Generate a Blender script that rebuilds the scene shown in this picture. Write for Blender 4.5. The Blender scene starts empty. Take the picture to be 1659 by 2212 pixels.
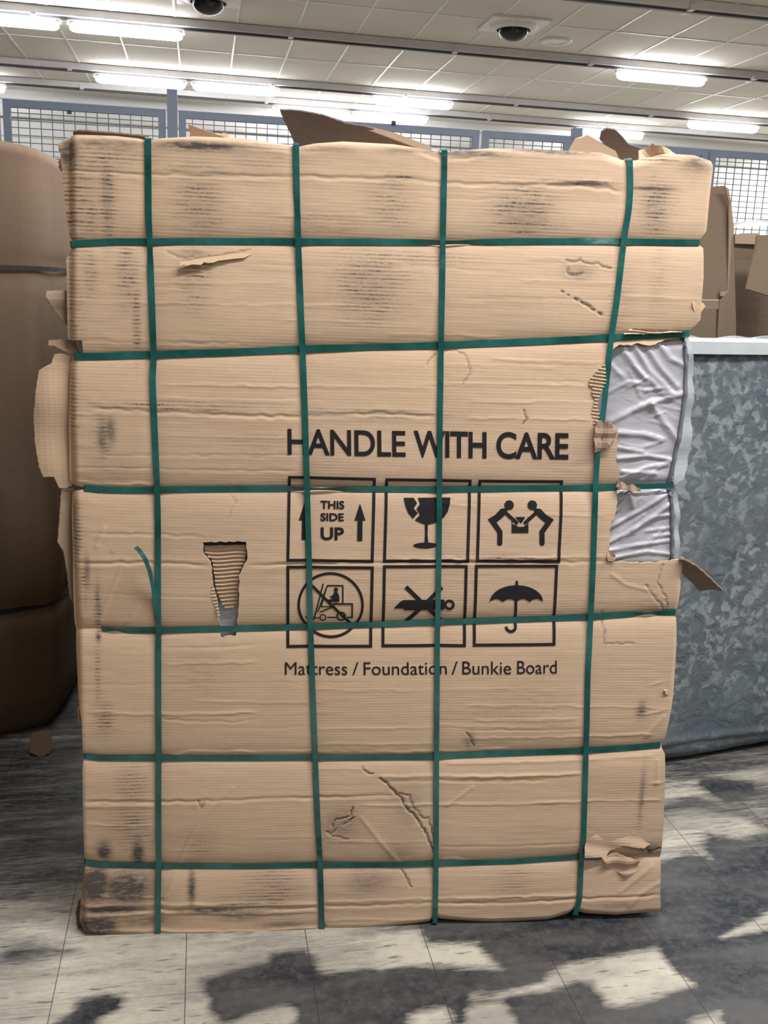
import bpy, bmesh, math, random
import numpy as np
from mathutils import Vector, Matrix
random.seed(7)
SC = bpy.context.scene
COL = SC.collection

# ------------------------------------------------------------------ camera
W, H = 1659, 2212
F = 2150.0
ROLL = 0.037
PITCH = math.atan(495 / F)
YAW = math.atan(411 / (F / math.cos(PITCH)))
EYE = np.array([0.0, 0.0, 1.66])
FW = np.array([math.sin(YAW) * math.cos(PITCH), math.cos(YAW) * math.cos(PITCH), -math.sin(PITCH)])
_r = np.array([math.cos(YAW), -math.sin(YAW), 0.0])
_u = np.cross(_r, FW)
EX = math.cos(ROLL) * _r + math.sin(ROLL) * _u
UP = math.cos(ROLL) * _u - math.sin(ROLL) * _r
cam = bpy.data.cameras.new('camera')
cam_ob = bpy.data.objects.new('camera', cam)
COL.objects.link(cam_ob)
cam_ob.matrix_world = Matrix(((EX[0], UP[0], -FW[0], EYE[0]), (EX[1], UP[1], -FW[1], EYE[1]),
                              (EX[2], UP[2], -FW[2], EYE[2]), (0, 0, 0, 1)))
cam.sensor_fit = 'VERTICAL'
cam.sensor_height = 36.0
cam.lens = 36.0 * F / H
cam.clip_start = 0.05
cam.clip_end = 200
SC.camera = cam_ob

# ------------------------------------------------------------------ light and exposure
SC.view_settings.view_transform = 'Standard'
SC.view_settings.look = 'None'
SC.view_settings.gamma = 1.0
SC.view_settings.use_curve_mapping = False
SC.view_settings.exposure = 0.18
world = bpy.data.worlds.new('world')
SC.world = world
world.use_nodes = True
world.node_tree.nodes['Background'].inputs[0].default_value = (0.95, 0.96, 1.0, 1)
world.node_tree.nodes['Background'].inputs[1].default_value = 0.10
CEIL = 4.16
TAN = 0.042                      # the rows of lamps run slightly off the wall's line
LAMP_E = 25.0


def strip(x, y, power, length=9.0):
    l = bpy.data.lights.new('ceiling_strip_light', 'AREA')
    l.shape = 'RECTANGLE'
    l.size = length
    l.size_y = 0.16
    l.energy = power
    l.color = (1.0, 0.985, 0.975)
    o = bpy.data.objects.new('ceiling_strip_light', l)
    COL.objects.link(o)
    o.location = (x, y, CEIL - 0.16)
    return o


for _x, _y, _p, _l in ((10.9, 15.3, 260, 3), (2.2, 6.2, 240, 9), (2.2, 3.7, 180, 7), (2.2, 1.2, 205, 4.0), (2.2, -1.3, 62, 4.2), (1.8, -3.8, 18, 9), (1.8, -6.3, 8, 9)):  # first strip is unseen, added to brighten the back wall at right
    strip(_x, _y, _p, _l)


# ------------------------------------------------------------------ small helpers
def ray(px, py):
    return FW + EX * (px - W / 2) / F - UP * (py - H / 2) / F


def on_plane(px, py, p0, n):
    d = ray(px, py)
    return EYE + d * (np.dot(np.asarray(p0) - EYE, n) / np.dot(d, n))


def on_z(px, py, z):
    return on_plane(px, py, (0, 0, z), np.array([0, 0, 1.0]))


def on_y(px, py, y):
    return on_plane(px, py, (0, y, 0), np.array([0, 1.0, 0]))


def tag(o, label=None, cat=None, group=None, kind=None):
    if label:
        o['label'] = label
    if cat:
        o['category'] = cat
    if group:
        o['group'] = group
    if kind:
        o['kind'] = kind
    return o


def thing(name, label, cat, loc=(0, 0, 0), group=None):
    o = bpy.data.objects.new(name, None)
    o.empty_display_size = 0.1
    COL.objects.link(o)
    o.location = loc
    return tag(o, label, cat, group)


def world_loc(o):
    v = np.zeros(3)
    while o is not None:
        v += np.array(o.location)
        o = o.parent
    return v


def mk(name, verts, faces, mat, parent=None, smooth=False, uvs=None):
    """one mesh object; verts in world space, stored relative to the parent"""
    verts = np.asarray(verts, float)
    if parent is not None:
        verts = verts - world_loc(parent)
    me = bpy.data.meshes.new(name)
    me.from_pydata(verts.tolist(), [], [tuple(int(i) for i in f) for f in faces])
    me.update()
    if smooth:
        me.polygons.foreach_set('use_smooth', [True] * len(me.polygons))
    me.materials.append(mat)
    o = bpy.data.objects.new(name, me)
    COL.objects.link(o)
    if parent is not None:
        o.parent = parent
    return o


class MB:
    """collects simple solids into one mesh"""

    def __init__(self):
        self.v = []
        self.f = []

    def add(self, vs, fs):
        k = len(self.v)
        self.v += [tuple(map(float, p)) for p in vs]
        self.f += [tuple(k + i for i in f) for f in fs]

    def box(self, c, s, ax=None):
        ax = np.eye(3) if ax is None else np.asarray(ax, float)
        c = np.asarray(c, float)
        vs = [c + ax[0] * s[0] * a / 2 + ax[1] * s[1] * b / 2 + ax[2] * s[2] * d / 2
              for a in (-1, 1) for b in (-1, 1) for d in (-1, 1)]
        self.add(vs, [(0, 1, 3, 2), (4, 6, 7, 5), (0, 4, 5, 1), (2, 3, 7, 6), (0, 2, 6, 4), (1, 5, 7, 3)])

    def tube(self, pts, r, n=8, caps=True, flat=1.0):
        pts = [np.asarray(p, float) for p in pts]
        rs = r if hasattr(r, '__len__') else [r] * len(pts)
        rings = []
        for i, p in enumerate(pts):
            t = pts[min(i + 1, len(pts) - 1)] - pts[max(i - 1, 0)]
            t = t / (np.linalg.norm(t) + 1e-9)
            a = np.cross(t, (0, 0, 1.0)) if abs(t[2]) < .9 else np.cross(t, (0, 1.0, 0))
            a /= np.linalg.norm(a)
            b = np.cross(a, t)
            rings.append([p + rs[i] * (a * math.cos(2 * math.pi * k / n) + flat * b * math.sin(2 * math.pi * k / n)) for k in range(n)])
        vs = [q for rg in rings for q in rg]
        fs = [(i * n + k, i * n + (k + 1) % n, (i + 1) * n + (k + 1) % n, (i + 1) * n + k) for i in range(len(pts) - 1) for k in range(n)]
        if caps:
            fs += [tuple(range(n))[::-1], tuple((len(pts) - 1) * n + k for k in range(n))]
        self.add(vs, fs)

    def lathe(self, c, prof, n=32):
        """prof: (radius, z) pairs"""
        c = np.asarray(c, float)
        vs = [c + (r * math.cos(2 * math.pi * k / n), r * math.sin(2 * math.pi * k / n), z) for r, z in prof for k in range(n)]
        fs = [(i * n + k, i * n + (k + 1) % n, (i + 1) * n + (k + 1) % n, (i + 1) * n + k) for i in range(len(prof) - 1) for k in range(n)]
        self.add(vs, fs)

    def build(self, name, mat, parent=None, smooth=False):
        return mk(name, self.v, self.f, mat, parent, smooth)


# ---- value noise on numpy arrays
_tab = np.random.RandomState(3).rand(256, 256)


def vnoise(x, y):
    x = np.asarray(x, float)
    y = np.asarray(y, float)
    xi = np.floor(x).astype(int)
    yi = np.floor(y).astype(int)
    fx = x - xi
    fy = y - yi
    fx = fx * fx * (3 - 2 * fx)
    fy = fy * fy * (3 - 2 * fy)
    a = _tab[xi % 256, yi % 256]
    b = _tab[(xi + 1) % 256, yi % 256]
    c = _tab[xi % 256, (yi + 1) % 256]
    d = _tab[(xi + 1) % 256, (yi + 1) % 256]
    return (a * (1 - fx) + b * fx) * (1 - fy) + (c * (1 - fx) + d * fx) * fy


def sstep(a, b, x):
    t = np.clip((x - a) / (b - a), 0, 1)
    return t * t * (3 - 2 * t)


def pip(poly, x, y):
    ins = np.zeros(x.shape, bool)
    n = len(poly)
    j = n - 1
    for i in range(n):
        xi, yi = poly[i]
        xj, yj = poly[j]
        if yi != yj:
            c = ((yi > y) != (yj > y)) & (x < (xj - xi) * (y - yi) / (yj - yi) + xi)
            ins ^= c
        j = i
    return ins


def seg_near(poly, x, y, closed=True):
    """nearest point on a polyline: (distance, nx, ny)"""
    best = np.full(x.shape, 1e9)
    bx = x.copy()
    by = y.copy()
    m = len(poly) if closed else len(poly) - 1
    for i in range(m):
        ax, ay = poly[i]
        cx, cy = poly[(i + 1) % len(poly)]
        dx, dy = cx - ax, cy - ay
        L = dx * dx + dy * dy + 1e-15
        t = np.clip(((x - ax) * dx + (y - ay) * dy) / L, 0, 1)
        qx = ax + t * dx
        qy = ay + t * dy
        d = np.hypot(x - qx, y - qy)
        k = d < best
        best[k] = d[k]
        bx[k] = qx[k]
        by[k] = qy[k]
    return best, bx, by


def jag(pts, amp, step, seed=1):
    """fray an open polyline"""
    R = random.Random(seed)
    out = []
    for i in range(len(pts) - 1):
        a = np.array(pts[i], float)
        b = np.array(pts[i + 1], float)
        L = np.linalg.norm(b - a)
        n = max(1, int(L / step))
        nn = np.array([-(b - a)[1], (b - a)[0]]) / (L + 1e-9)
        for k in range(n):
            off = 0 if k == 0 else R.uniform(-amp, amp)
            out.append(tuple(a + (b - a) * k / n + nn * off))
    out.append(tuple(pts[-1]))
    return out


# ------------------------------------------------------------------ materials
class NT:
    def __init__(self, name):
        self.m = bpy.data.materials.new(name)
        self.m.use_nodes = True
        self.t = self.m.node_tree
        self.b = self.t.nodes['Principled BSDF']
        self.tc = None

    def n(self, typ, **kw):
        nd = self.t.nodes.new(typ)
        for k, v in kw.items():
            if k in nd.inputs:
                s = nd.inputs[k]
                if hasattr(v, 'bl_rna') and not isinstance(v, (tuple, list)):
                    self.t.links.new(v, s)
                else:
                    s.default_value = v
            else:
                setattr(nd, k, v)
        return nd

    def coord(self, scale=(1, 1, 1), rot=(0, 0, 0), loc=(0, 0, 0)):
        if self.tc is None:
            self.tc = self.t.nodes.new('ShaderNodeTexCoord')
        mp = self.t.nodes.new('ShaderNodeMapping')
        self.t.links.new(self.tc.outputs['Object'], mp.inputs['Vector'])
        mp.inputs['Scale'].default_value = scale
        mp.inputs['Rotation'].default_value = rot
        mp.inputs['Location'].default_value = loc
        return mp.outputs['Vector']

    def noise(self, scale=1.0, detail=3.0, rough=.5, vec=None, dist=0.0):
        nd = self.t.nodes.new('ShaderNodeTexNoise')
        nd.inputs['Scale'].default_value = scale
        nd.inputs['Detail'].default_value = detail
        nd.inputs['Roughness'].default_value = rough
        nd.inputs['Distortion'].default_value = dist
        self.t.links.new(vec if vec is not None else self.coord(), nd.inputs['Vector'])
        return nd.outputs['Fac']

    def ramp(self, fac, stops):
        nd = self.t.nodes.new('ShaderNodeValToRGB')
        cr = nd.color_ramp
        while len(cr.elements) < len(stops):
            cr.elements.new(0.5)
        for e, (p, c) in zip(cr.elements, stops):
            e.position = p
            e.color = (c, c, c, 1) if not hasattr(c, '__len__') else tuple(c[:3]) + (1,)
        self.t.links.new(fac, nd.inputs['Fac'])
        return nd.outputs['Color']

    def mix(self, fac, a, b, mode='MIX'):
        nd = self.t.nodes.new('ShaderNodeMix')
        nd.data_type = 'RGBA'
        nd.blend_type = mode
        for key, v in ((0, fac), (6, a), (7, b)):
            if hasattr(v, 'bl_rna'):
                self.t.links.new(v, nd.inputs[key])
            elif key == 0:
                nd.inputs[0].default_value = v
            else:
                nd.inputs[key].default_value = tuple(v[:3]) + (1,)
        return nd.outputs[2]

    def math(self, op, a, b=0.0, clamp=False):
        nd = self.t.nodes.new('ShaderNodeMath')
        nd.operation = op
        nd.use_clamp = clamp
        for i, v in enumerate((a, b)):
            if hasattr(v, 'bl_rna'):
                self.t.links.new(v, nd.inputs[i])
            else:
                nd.inputs[i].default_value = v
        return nd.outputs[0]

    def attr(self, name):
        nd = self.t.nodes.new('ShaderNodeAttribute')
        nd.attribute_name = name
        return nd.outputs['Fac']

    def bump(self, h, strength=.3, dist=.01, prev=None):
        nd = self.t.nodes.new('ShaderNodeBump')
        nd.inputs['Strength'].default_value = strength
        nd.inputs['Distance'].default_value = dist
        self.t.links.new(h, nd.inputs['Height'])
        if prev is not None:
            self.t.links.new(prev, nd.inputs['Normal'])
        self.t.links.new(nd.outputs['Normal'], self.b.inputs['Normal'])
        return nd.outputs['Normal']

    def set(self, **kw):
        names = {'color': 'Base Color', 'rough': 'Roughness', 'metal': 'Metallic', 'spec': 'Specular IOR Level',
                 'coat': 'Coat Weight', 'coat_rough': 'Coat Roughness', 'emit': 'Emission Color', 'emit_s': 'Emission Strength',
                 'alpha': 'Alpha', 'trans': 'Transmission Weight', 'ior': 'IOR'}
        for k, v in kw.items():
            s = self.b.inputs[names[k]]
            if hasattr(v, 'bl_rna'):
                self.t.links.new(v, s)
            elif hasattr(v, '__len__') and len(v) == 3:
                s.default_value = tuple(v) + (1,)
            else:
                s.default_value = v
        return self


def plain(name, color, rough=.6, metal=0.0, spec=.3, bump_s=0.0, bump_scale=60):
    t = NT(name).set(color=color, rough=rough, metal=metal, spec=spec)
    n_ = t.noise(bump_scale if bump_s else 8.0, 3)
    t.set(color=t.mix(t.ramp(n_, [(.3, 0), (.7, 1)]), tuple(c * .93 for c in color), tuple(min(1, c * 1.05) for c in color)))
    if bump_s:
        t.bump(n_, bump_s, .004)
    return t.m


def card_mat(name, tone=1.0, dirty=True, flute=1.0):
    t = NT(name)
    big = t.noise(2.2, 3, .55)
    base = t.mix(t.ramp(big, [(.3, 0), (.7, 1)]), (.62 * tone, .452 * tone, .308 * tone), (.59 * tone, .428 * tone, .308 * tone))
    fib = t.noise(1.0, 4, .6, t.coord((7, 7, 130)))
    base = t.mix(t.ramp(fib, [(.25, 0), (.75, 1)]), base, t.mix(1.0, base, (.962, .952, .945), 'MULTIPLY'))
    mott = t.noise(55, 3, .6)
    base = t.mix(t.ramp(mott, [(.35, 0), (.7, 1)]), base, t.mix(1.0, base, (.955, .95, .94), 'MULTIPLY'))
    if dirty:
        # dashes left where the ridges of the fluting were rubbed
        wv = t.n('ShaderNodeTexWave', wave_type='BANDS', bands_direction='Z')
        wv.inputs['Scale'].default_value = 34.0
        wv.inputs['Distortion'].default_value = 1.6
        wv.inputs['Detail'].default_value = 2
        wv.inputs['Detail Scale'].default_value = 1.2
        t.t.links.new(t.coord(), wv.inputs['Vector'])
        st = t.noise(1.0, 4, .6, t.coord((16, 16, 105)))
        lines = t.math('MULTIPLY', t.ramp(wv.outputs['Fac'], [(.35, 0.0), (.9, 1)]), t.ramp(st, [(.36, .12), (.60, 1)]))
        dots = t.ramp(t.noise(140, 3, .7), [(.35, .35), (.65, 1)])
        lines = t.math('MULTIPLY', lines, dots)
        d1 = t.math('MULTIPLY', t.math('MULTIPLY', t.attr('dirt'), .90), t.math('ADD', t.math('MULTIPLY', lines, 1.5), .17), True)
        sm = t.ramp(t.noise(1.0, 5, .65, t.coord((45, 45, 150))), [(.28, .40), (.56, 1)])
        d2 = t.math('MULTIPLY', t.attr('smear'), sm, True)
        fac = t.math('MAXIMUM', d1, d2, True)
        base = t.mix(t.math('MULTIPLY', fac, .92), base, (.055, .053, .055))
    t.set(color=base, rough=.82, spec=.18)
    fl = t.n('ShaderNodeTexWave', wave_type='BANDS', bands_direction='Z')
    fl.inputs['Scale'].default_value = 42.0
    fl.inputs['Distortion'].default_value = .6
    t.t.links.new(t.coord(), fl.inputs['Vector'])
    h = t.math('MULTIPLY', fl.outputs['Fac'], t.ramp(t.noise(6, 2), [(.35, .15), (.7, 1)]))
    nn = t.bump(h, .10 * flute, .0022)
    t.bump(t.noise(1.0, 4, .6, t.coord((14, 14, 60))), .14, .004, nn)
    return t.m


M = {}
M['card'] = card_mat('printed_cardboard')
M['card_plain'] = card_mat('plain_cardboard', .95, False)
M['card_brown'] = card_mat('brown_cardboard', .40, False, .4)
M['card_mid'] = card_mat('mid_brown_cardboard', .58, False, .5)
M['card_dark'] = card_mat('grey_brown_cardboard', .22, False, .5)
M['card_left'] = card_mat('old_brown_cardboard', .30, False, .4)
M['card_kraft'] = card_mat('dull_brown_cardboard', .28, False, .4)  # darker kraft of the right-hand cartons
M['flap_dark'] = plain('shaded_kraft_board', (.135, .118, .118), .9, spec=.1, bump_s=.2, bump_scale=80)  # kraft darkened and greyed to carry the shade on the big flap
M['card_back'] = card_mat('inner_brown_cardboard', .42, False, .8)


def strap_mat():
    t = NT('green_strapping')
    v = t.noise(9, 3, .6)
    t.set(color=t.mix(t.ramp(v, [(.3, 0), (.7, 1)]), (.003, .058, .050), (.022, .135, .125)), rough=.24, spec=.6)  # lighter teal mixed in to suggest glints along the straps
    t.bump(t.noise(13, 3, .5), .45, .012)
    return t.m


M['strap'] = strap_mat()
M['ink'] = plain('black_ink', (.020, .018, .020), .75, spec=.15)


def wrap_mat():
    t = NT('clear_plastic_over_white_fabric')
    v = t.noise(7, 4, .55)
    t.set(color=t.mix(t.ramp(v, [(.35, 0), (.7, 1)]), (.42, .415, .46), (.50, .49, .54)), rough=.30, spec=.5, coat=1.0, coat_rough=.07)
    a = t.bump(t.noise(1.0, 4, .6, t.coord((5, 5, 9), (0, .5, 0)), .6), .22, .03)
    return t.m


M['wrap'] = wrap_mat()
M['film'] = NT('thin_clear_film').set(color=(.52, .55, .58), rough=.2, alpha=.5, spec=.6, coat=.5).m
M['piping'] = plain('grey_piping', (.16, .165, .20), .6)


def bubble_mat():
    t = NT('grey_fabric_under_crinkled_film')
    vec = t.coord((1, 1, 1))
    big = t.noise(3.0, 3, .5, vec)
    cr = t.noise(27, 3, .5, vec, .45)
    pat = t.ramp(cr, [(.48, 0), (.53, .35), (.585, 1)])  # pale blotches paint in the reflections on the crinkled film
    base = t.mix(t.ramp(big, [(.35, 0), (.65, 1)]), (.085, .105, .122), (.125, .148, .165))
    base = t.mix(t.math('MULTIPLY', pat, t.ramp(t.noise(2.6, 2, .5, vec), [(.38, .12), (.58, 1)])), base, (.245, .275, .29))
    t.set(color=base, rough=.45, spec=.3, coat=.45, coat_rough=.12)
    a = t.bump(t.noise(15, 3, .55, vec, .9), .38, .03)
    t.bump(t.noise(46, 3, .6, vec, .6), .22, .008, a)
    return t.m


M['bubble'] = bubble_mat()
M['edge_white'] = plain('white_edge_band', (.50, .54, .56), .35)
M['steel'] = plain('blue_grey_paint', (.115, .14, .19), .5)
M['wire'] = plain('dark_wire', (.085, .095, .125), .5)
M['track'] = plain('light_grey_enamel', (.74, .74, .75), .4)
M['track_dark'] = plain('dark_grey_metal', (.09, .09, .095), .5)
M['white'] = plain('white_plastic', (.86, .85, .82), .45)
M['bar'] = plain('white_tee_bar', (.80, .79, .77), .35)
M['dome'] = NT('smoked_dome').set(color=(.008, .010, .014), rough=.08, spec=.6).m
M['dark'] = plain('black_metal', (.03, .03, .035), .5)
_l = NT('lit_tube').set(color=(1, 1, 1), emit=(1.0, .985, 1.0), emit_s=LAMP_E)
M['lit'] = _l.m


def ceil_mat():
    t = NT('ceiling_tile')
    n1 = t.noise(60, 4, .6)
    n2 = t.noise(.8, 2)
    c = t.mix(t.ramp(n1, [(.3, 0), (.7, 1)]), (.74, .70, .64), (.81, .77, .70))
    c = t.mix(t.ramp(n2, [(.35, 0), (.65, 1)]), c, t.mix(1.0, c, (.92, .92, .92), 'MULTIPLY'))
    t.set(color=c, rough=.9, spec=.1)
    t.bump(n1, .3, .003)
    return t.m


M['ceiling'] = ceil_mat()


def wall_mat():
    t = NT('white_slatted_wall')
    wv = t.n('ShaderNodeTexWave', wave_type='BANDS', bands_direction='Z', wave_profile='SAW')
    wv.inputs['Scale'].default_value = 1.25
    wv.inputs['Distortion'].default_value = 0.0
    t.t.links.new(t.coord(), wv.inputs['Vector'])
    t.set(color=t.mix(t.ramp(wv.outputs['Fac'], [(.02, 1), (.10, 0)]), (.84, .85, .84), (.35, .36, .36)), rough=.6)
    return t.m


M['slats'] = wall_mat()
M['wall'] = plain('white_wall_paint', (.72, .72, .70), .8)
M['wall_dim'] = plain('low_bounce_wall', (.30, .29, .27), .8)  # unseen walls darkened so they bounce less light, as cluttered aisles would


def floor_mat():
    t = NT('worn_vinyl_tile')
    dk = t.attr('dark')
    st = t.noise(1.0, 5, .62, t.coord((3.2, 30, 1), (0, 0, -.12)), .5)
    st2 = t.noise(1.0, 6, .7, t.coord((22, 120, 1), (0, 0, -.16)), .3)
    sp = t.noise(34, 5, .7)
    # breaks up the hand-sized worn patches with streaks
    wgt = t.math('ADD', .16, t.math('MULTIPLY', t.math('MULTIPLY', dk, t.math('SUBTRACT', 1.0, dk)), 3.0))
    nz = t.math('ADD', t.math('MULTIPLY', t.math('SUBTRACT', st, .5), 1.15), t.math('MULTIPLY', t.math('SUBTRACT', st2, .5), 1.15))
    k = t.math('ADD', dk, t.math('MULTIPLY', nz, wgt))
    k = t.ramp(k, [(.16, 0), (.48, .50), (.80, 1)])
    low = t.noise(1.0, 3, .55, t.coord((2.2, 7, 1), (0, 0, -.14)))
    light = t.mix(t.ramp(low, [(.36, 0), (.62, 1)]), (.53, .50, .415), (.31, .295, .255))
    light = t.mix(t.ramp(sp, [(.35, 0), (.75, 1)]), light, t.mix(1.0, light, (.80, .80, .80), 'MULTIPLY'))
    scf = t.ramp(t.noise(1.0, 3, .6, t.coord((10, 75, 1), (0, 0, -.22)), .4), [(.60, 0), (.68, 1)])
    light = t.mix(t.math('MULTIPLY', scf, .75), light, (.085, .082, .08))
    scr = t.ramp(t.noise(1.0, 6, .75, t.coord((18, 26, 1), (0, 0, .5)), .6), [(.60, 0), (.72, 1)])
    light = t.mix(t.math('MULTIPLY', scr, .45), light, (.14, .135, .13))
    black = t.mix(t.ramp(t.noise(1.0, 4, .55, t.coord((3, 8, 1), (0, 0, -.12))), [(.38, 0), (.62, 1)]), (.018, .022, .030), (.072, .072, .072))
    black = t.mix(t.ramp(sp, [(.45, 0), (.8, 1)]), black, (.10, .098, .094))
    c = t.mix(k, light, black)
    spk = t.ramp(t.noise(90, 2, .5), [(.26, 1), (.31, 0)])
    c = t.mix(t.math('MULTIPLY', spk, .5), c, (.10, .095, .09))
    # tile joints, 0.305 m apart
    sep = t.n('ShaderNodeSeparateXYZ')
    t.t.links.new(t.coord(), sep.inputs[0])
    js = []
    for ax, off in ((0, .002), (1, .005)):
        u = t.math('DIVIDE', t.math('SUBTRACT', sep.outputs[ax], off - 30.5), .3045)
        fr = t.math('FRACT', u)
        dd = t.math('MINIMUM', fr, t.math('SUBTRACT', 1.0, fr))
        js.append(t.math('LESS_THAN', dd, .0042 if ax == 0 else .0028))
    j = t.math('MAXIMUM', js[0], t.math('MULTIPLY', js[1], .6))
    c = t.mix(t.math('MULTIPLY', j, .75), c, (.03, .028, .028))
    rr = t.ramp(k, [(0, .5), (1, .38)])
    t.set(color=c, rough=rr, spec=.4)
    t.bump(t.noise(30, 4, .6), .12, .004)
    return t.m


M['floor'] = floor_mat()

# ------------------------------------------------------------------ floor
FLOOR_LIGHT = [   # worn-clean patches, (outline, softness in metres, own tone carrying the shade at right)
    ([(820, 2012), (908, 2012), (915, 2043), (1030, 2038), (1082, 2092), (1040, 2090), (880, 2076), (820, 2092)], .03),
    ([(1190, 2100), (1235, 2080), (1380, 2055), (1415, 2048), (1452, 2088), (1480, 2115), (1502, 2130), (1430, 2150), (1350, 2172), (1308, 2172), (1280, 2125), (1245, 2120), (1180, 2140), (1070, 2158), (1022, 2158), (1110, 2140), (1175, 2124)], .022),
    ([(1012, 2182), (1080, 2163), (1107, 2195), (1117, 2230), (1018, 2230)], .02),
    ([(1556, 2026), (1590, 2004), (1680, 1962), (1690, 2005), (1600, 2018)], .018),
    ([(1490, 2206), (1552, 2190), (1566, 2230), (1470, 2230)], .02),
    ([(1420, 1686), (1508, 1688), (1522, 1714), (1558, 1736), (1500, 1722), (1420, 1738)], .03, .36),
    ([(1415, 1762), (1490, 1750), (1600, 1764), (1650, 1790), (1600, 1812), (1530, 1800), (1515, 1822), (1546, 1862), (1490, 1842), (1415, 1866)], .03, .33),
    ([(1530, 1672), (1690, 1655), (1690, 1700), (1600, 1684)], .03, .38),
    ([(885, 2192), (960, 2175), (985, 2230), (885, 2230)], .03),
    ([(500, 2225), (545, 2192), (620, 2172), (640, 2230)], .025),
]
FLOOR_DARK = [
    ([(435, 2120), (480, 2104), (580, 2080), (585, 2064), (650, 2056), (682, 2078), (690, 2106), (725, 2104), (780, 2092), (840, 2088), (960, 2092), (1060, 2110), (1010, 2150), (1000, 2230), (690, 2230), (640, 2225), (630, 2175), (612, 2172), (500, 2208), (478, 2214)], .022),
    ([(84, 2230), (150, 2192), (164, 2162), (228, 2150), (264, 2154), (254, 2182), (216, 2200), (200, 2230)], .02),
    ([(1508, 1686), (1560, 1684), (1620, 1692), (1640, 1720), (1570, 1732), (1530, 1715)], .015),
    ([(1035, 2000), (1345, 1996), (1400, 2050), (1230, 2078), (1090, 2092)], .03),
    ([(905, 1985), (1030, 1985), (1030, 2036), (916, 2044)], .02),
    ([(1080, 2165), (1170, 2142), (1280, 2122), (1320, 2230), (1115, 2230)], .02),
    ([(0, 2046), (60, 2040), (150, 2052), (40, 2072), (0, 2080)], .05),
]


def build_floor():
    xs = np.concatenate([[-9, -6, -4, -2.6, -1.8], np.arange(-1.3, 2.7, .009), [3, 4, 6, 9, 13]])
    ys = np.concatenate([[-9, -5, -2, 0, 1.0], np.arange(1.6, 3.7, .009), [4, 5, 7, 10, 17]])
    X, Y = np.meshgrid(xs, ys)
    nx, ny = len(xs), len(ys)
    v = np.stack([X.ravel(), Y.ravel(), np.zeros(X.size)], 1)
    idx = np.arange(nx * ny).reshape(ny, nx)
    f = np.stack([idx[:-1, :-1].ravel(), idx[:-1, 1:].ravel(), idx[1:, 1:].ravel(), idx[1:, :-1].ravel()], 1)
    o = mk('floor', v, f, M['floor'])
    x, y = v[:, 0], v[:, 1]
    yy = y - .12 * x
    wob = (vnoise(x * 40, y * 40) - .5) * .018 + (vnoise(x * 7 + 9, yy * 30) - .5) * .026 + (vnoise(x * 16 + 3, yy * 110) - .5) * .022
    far = .70  # darker floor tone beyond the carton, carrying the lower light there
    dark = .20 + (.93 - .20) * sstep(.35, .75, x + .35 * (y - 2.1) + wob * 2)
    dark = dark * (1 - sstep(2.42, 2.62, y)) + (far + .22 * (vnoise(x * 5, y * 11) - .5)) * sstep(2.42, 2.62, y)
    lf = sstep(-.28, -.5, x) * sstep(2.3, 2.7, y)  # left gap floor darkened for its shade as well as its dirt streaks
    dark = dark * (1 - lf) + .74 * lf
    off = np.maximum(sstep(4.0, 4.6, y), sstep(3.0, 3.6, x))       # unseen floor paled to bounce more light onto the ceiling
    dark = dark * (1 - off) + .06 * off
    for lst, val in ((FLOOR_DARK, .95), (FLOOR_LIGHT, .08)):
        for poly, soft, *own in lst:
            g = [tuple(on_z(px, py, 0)[:2]) for px, py in poly]
            d, _, _ = seg_near(g, x + wob * .5, y + wob * .3)
            s = np.where(pip(g, x + wob * .5, y + wob * .3), -d, d)
            k = 1 - sstep(-soft, soft, s)
            dark = dark * (1 - k) + (own[0] if own else val) * k
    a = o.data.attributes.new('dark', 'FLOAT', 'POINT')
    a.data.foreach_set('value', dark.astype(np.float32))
    tag(o, kind='structure')


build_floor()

# ------------------------------------------------------------------ ceiling, walls, tee bars
mk('ceiling', [(-9, -9, CEIL), (13, -9, CEIL), (13, 17, CEIL), (-9, 17, CEIL)], [(3, 2, 1, 0)], M['ceiling'])['kind'] = 'structure'
ROWS = {'Z': 8.72, 'A': 11.06, 'B': 13.77, 'C': 15.08}
b = MB()
x = .355 - .61 * 15
while x < 13:
    b.box((x, 4, CEIL - .003), (.018, 25.5, .006))
    x += .61
for y0 in (-6.0, -4.8, -3.6, -2.4, -1.2, 0, 1.3, 2.5, 3.7, 5.0, 6.2, 7.45, 8.72, 9.93, 11.06, 12.42, 13.77, 15.08):
    b.box((2, y0 + TAN * 2, CEIL - .003), (21.5, .018, .006), [(math.cos(TAN), math.sin(TAN), 0), (-math.sin(TAN), math.cos(TAN), 0), (0, 0, 1)])
b.build('trim_1', M['bar'])['kind'] = 'structure'
WY = 16.05
b = MB()
c, s = math.cos(TAN), math.sin(TAN)
b.box((2, WY + .1 + TAN * 2, CEIL / 2), (22, .2, CEIL), [(c, s, 0), (-s, c, 0), (0, 0, 1)])
b.build('wall_back', M['slats'])['kind'] = 'structure'
b = MB()
b.box((2, WY - .06 + TAN * 2, CEIL - .35), (21.5, .12, .05), [(c, s, 0), (-s, c, 0), (0, 0, 1)])
b.build('trim_2', M['wall'])['kind'] = 'structure'
b = MB()
b.box((-9.1, 4, CEIL / 2), (.2, 26, CEIL))
b.build('wall_left', M['wall_dim'])['kind'] = 'structure'
b = MB()
b.box((13.1, 4, CEIL / 2), (.2, 26, CEIL))
b.build('wall_right', M['wall_dim'])['kind'] = 'structure'
b = MB()
b.box((2, -9.1, CEIL / 2), (22, .2, CEIL))
b.build('wall_rear', M['wall_dim'])['kind'] = 'structure'


# ------------------------------------------------------------------ lamp rows
def row_y(row, x):
    return ROWS[row] + TAN * x


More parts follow.
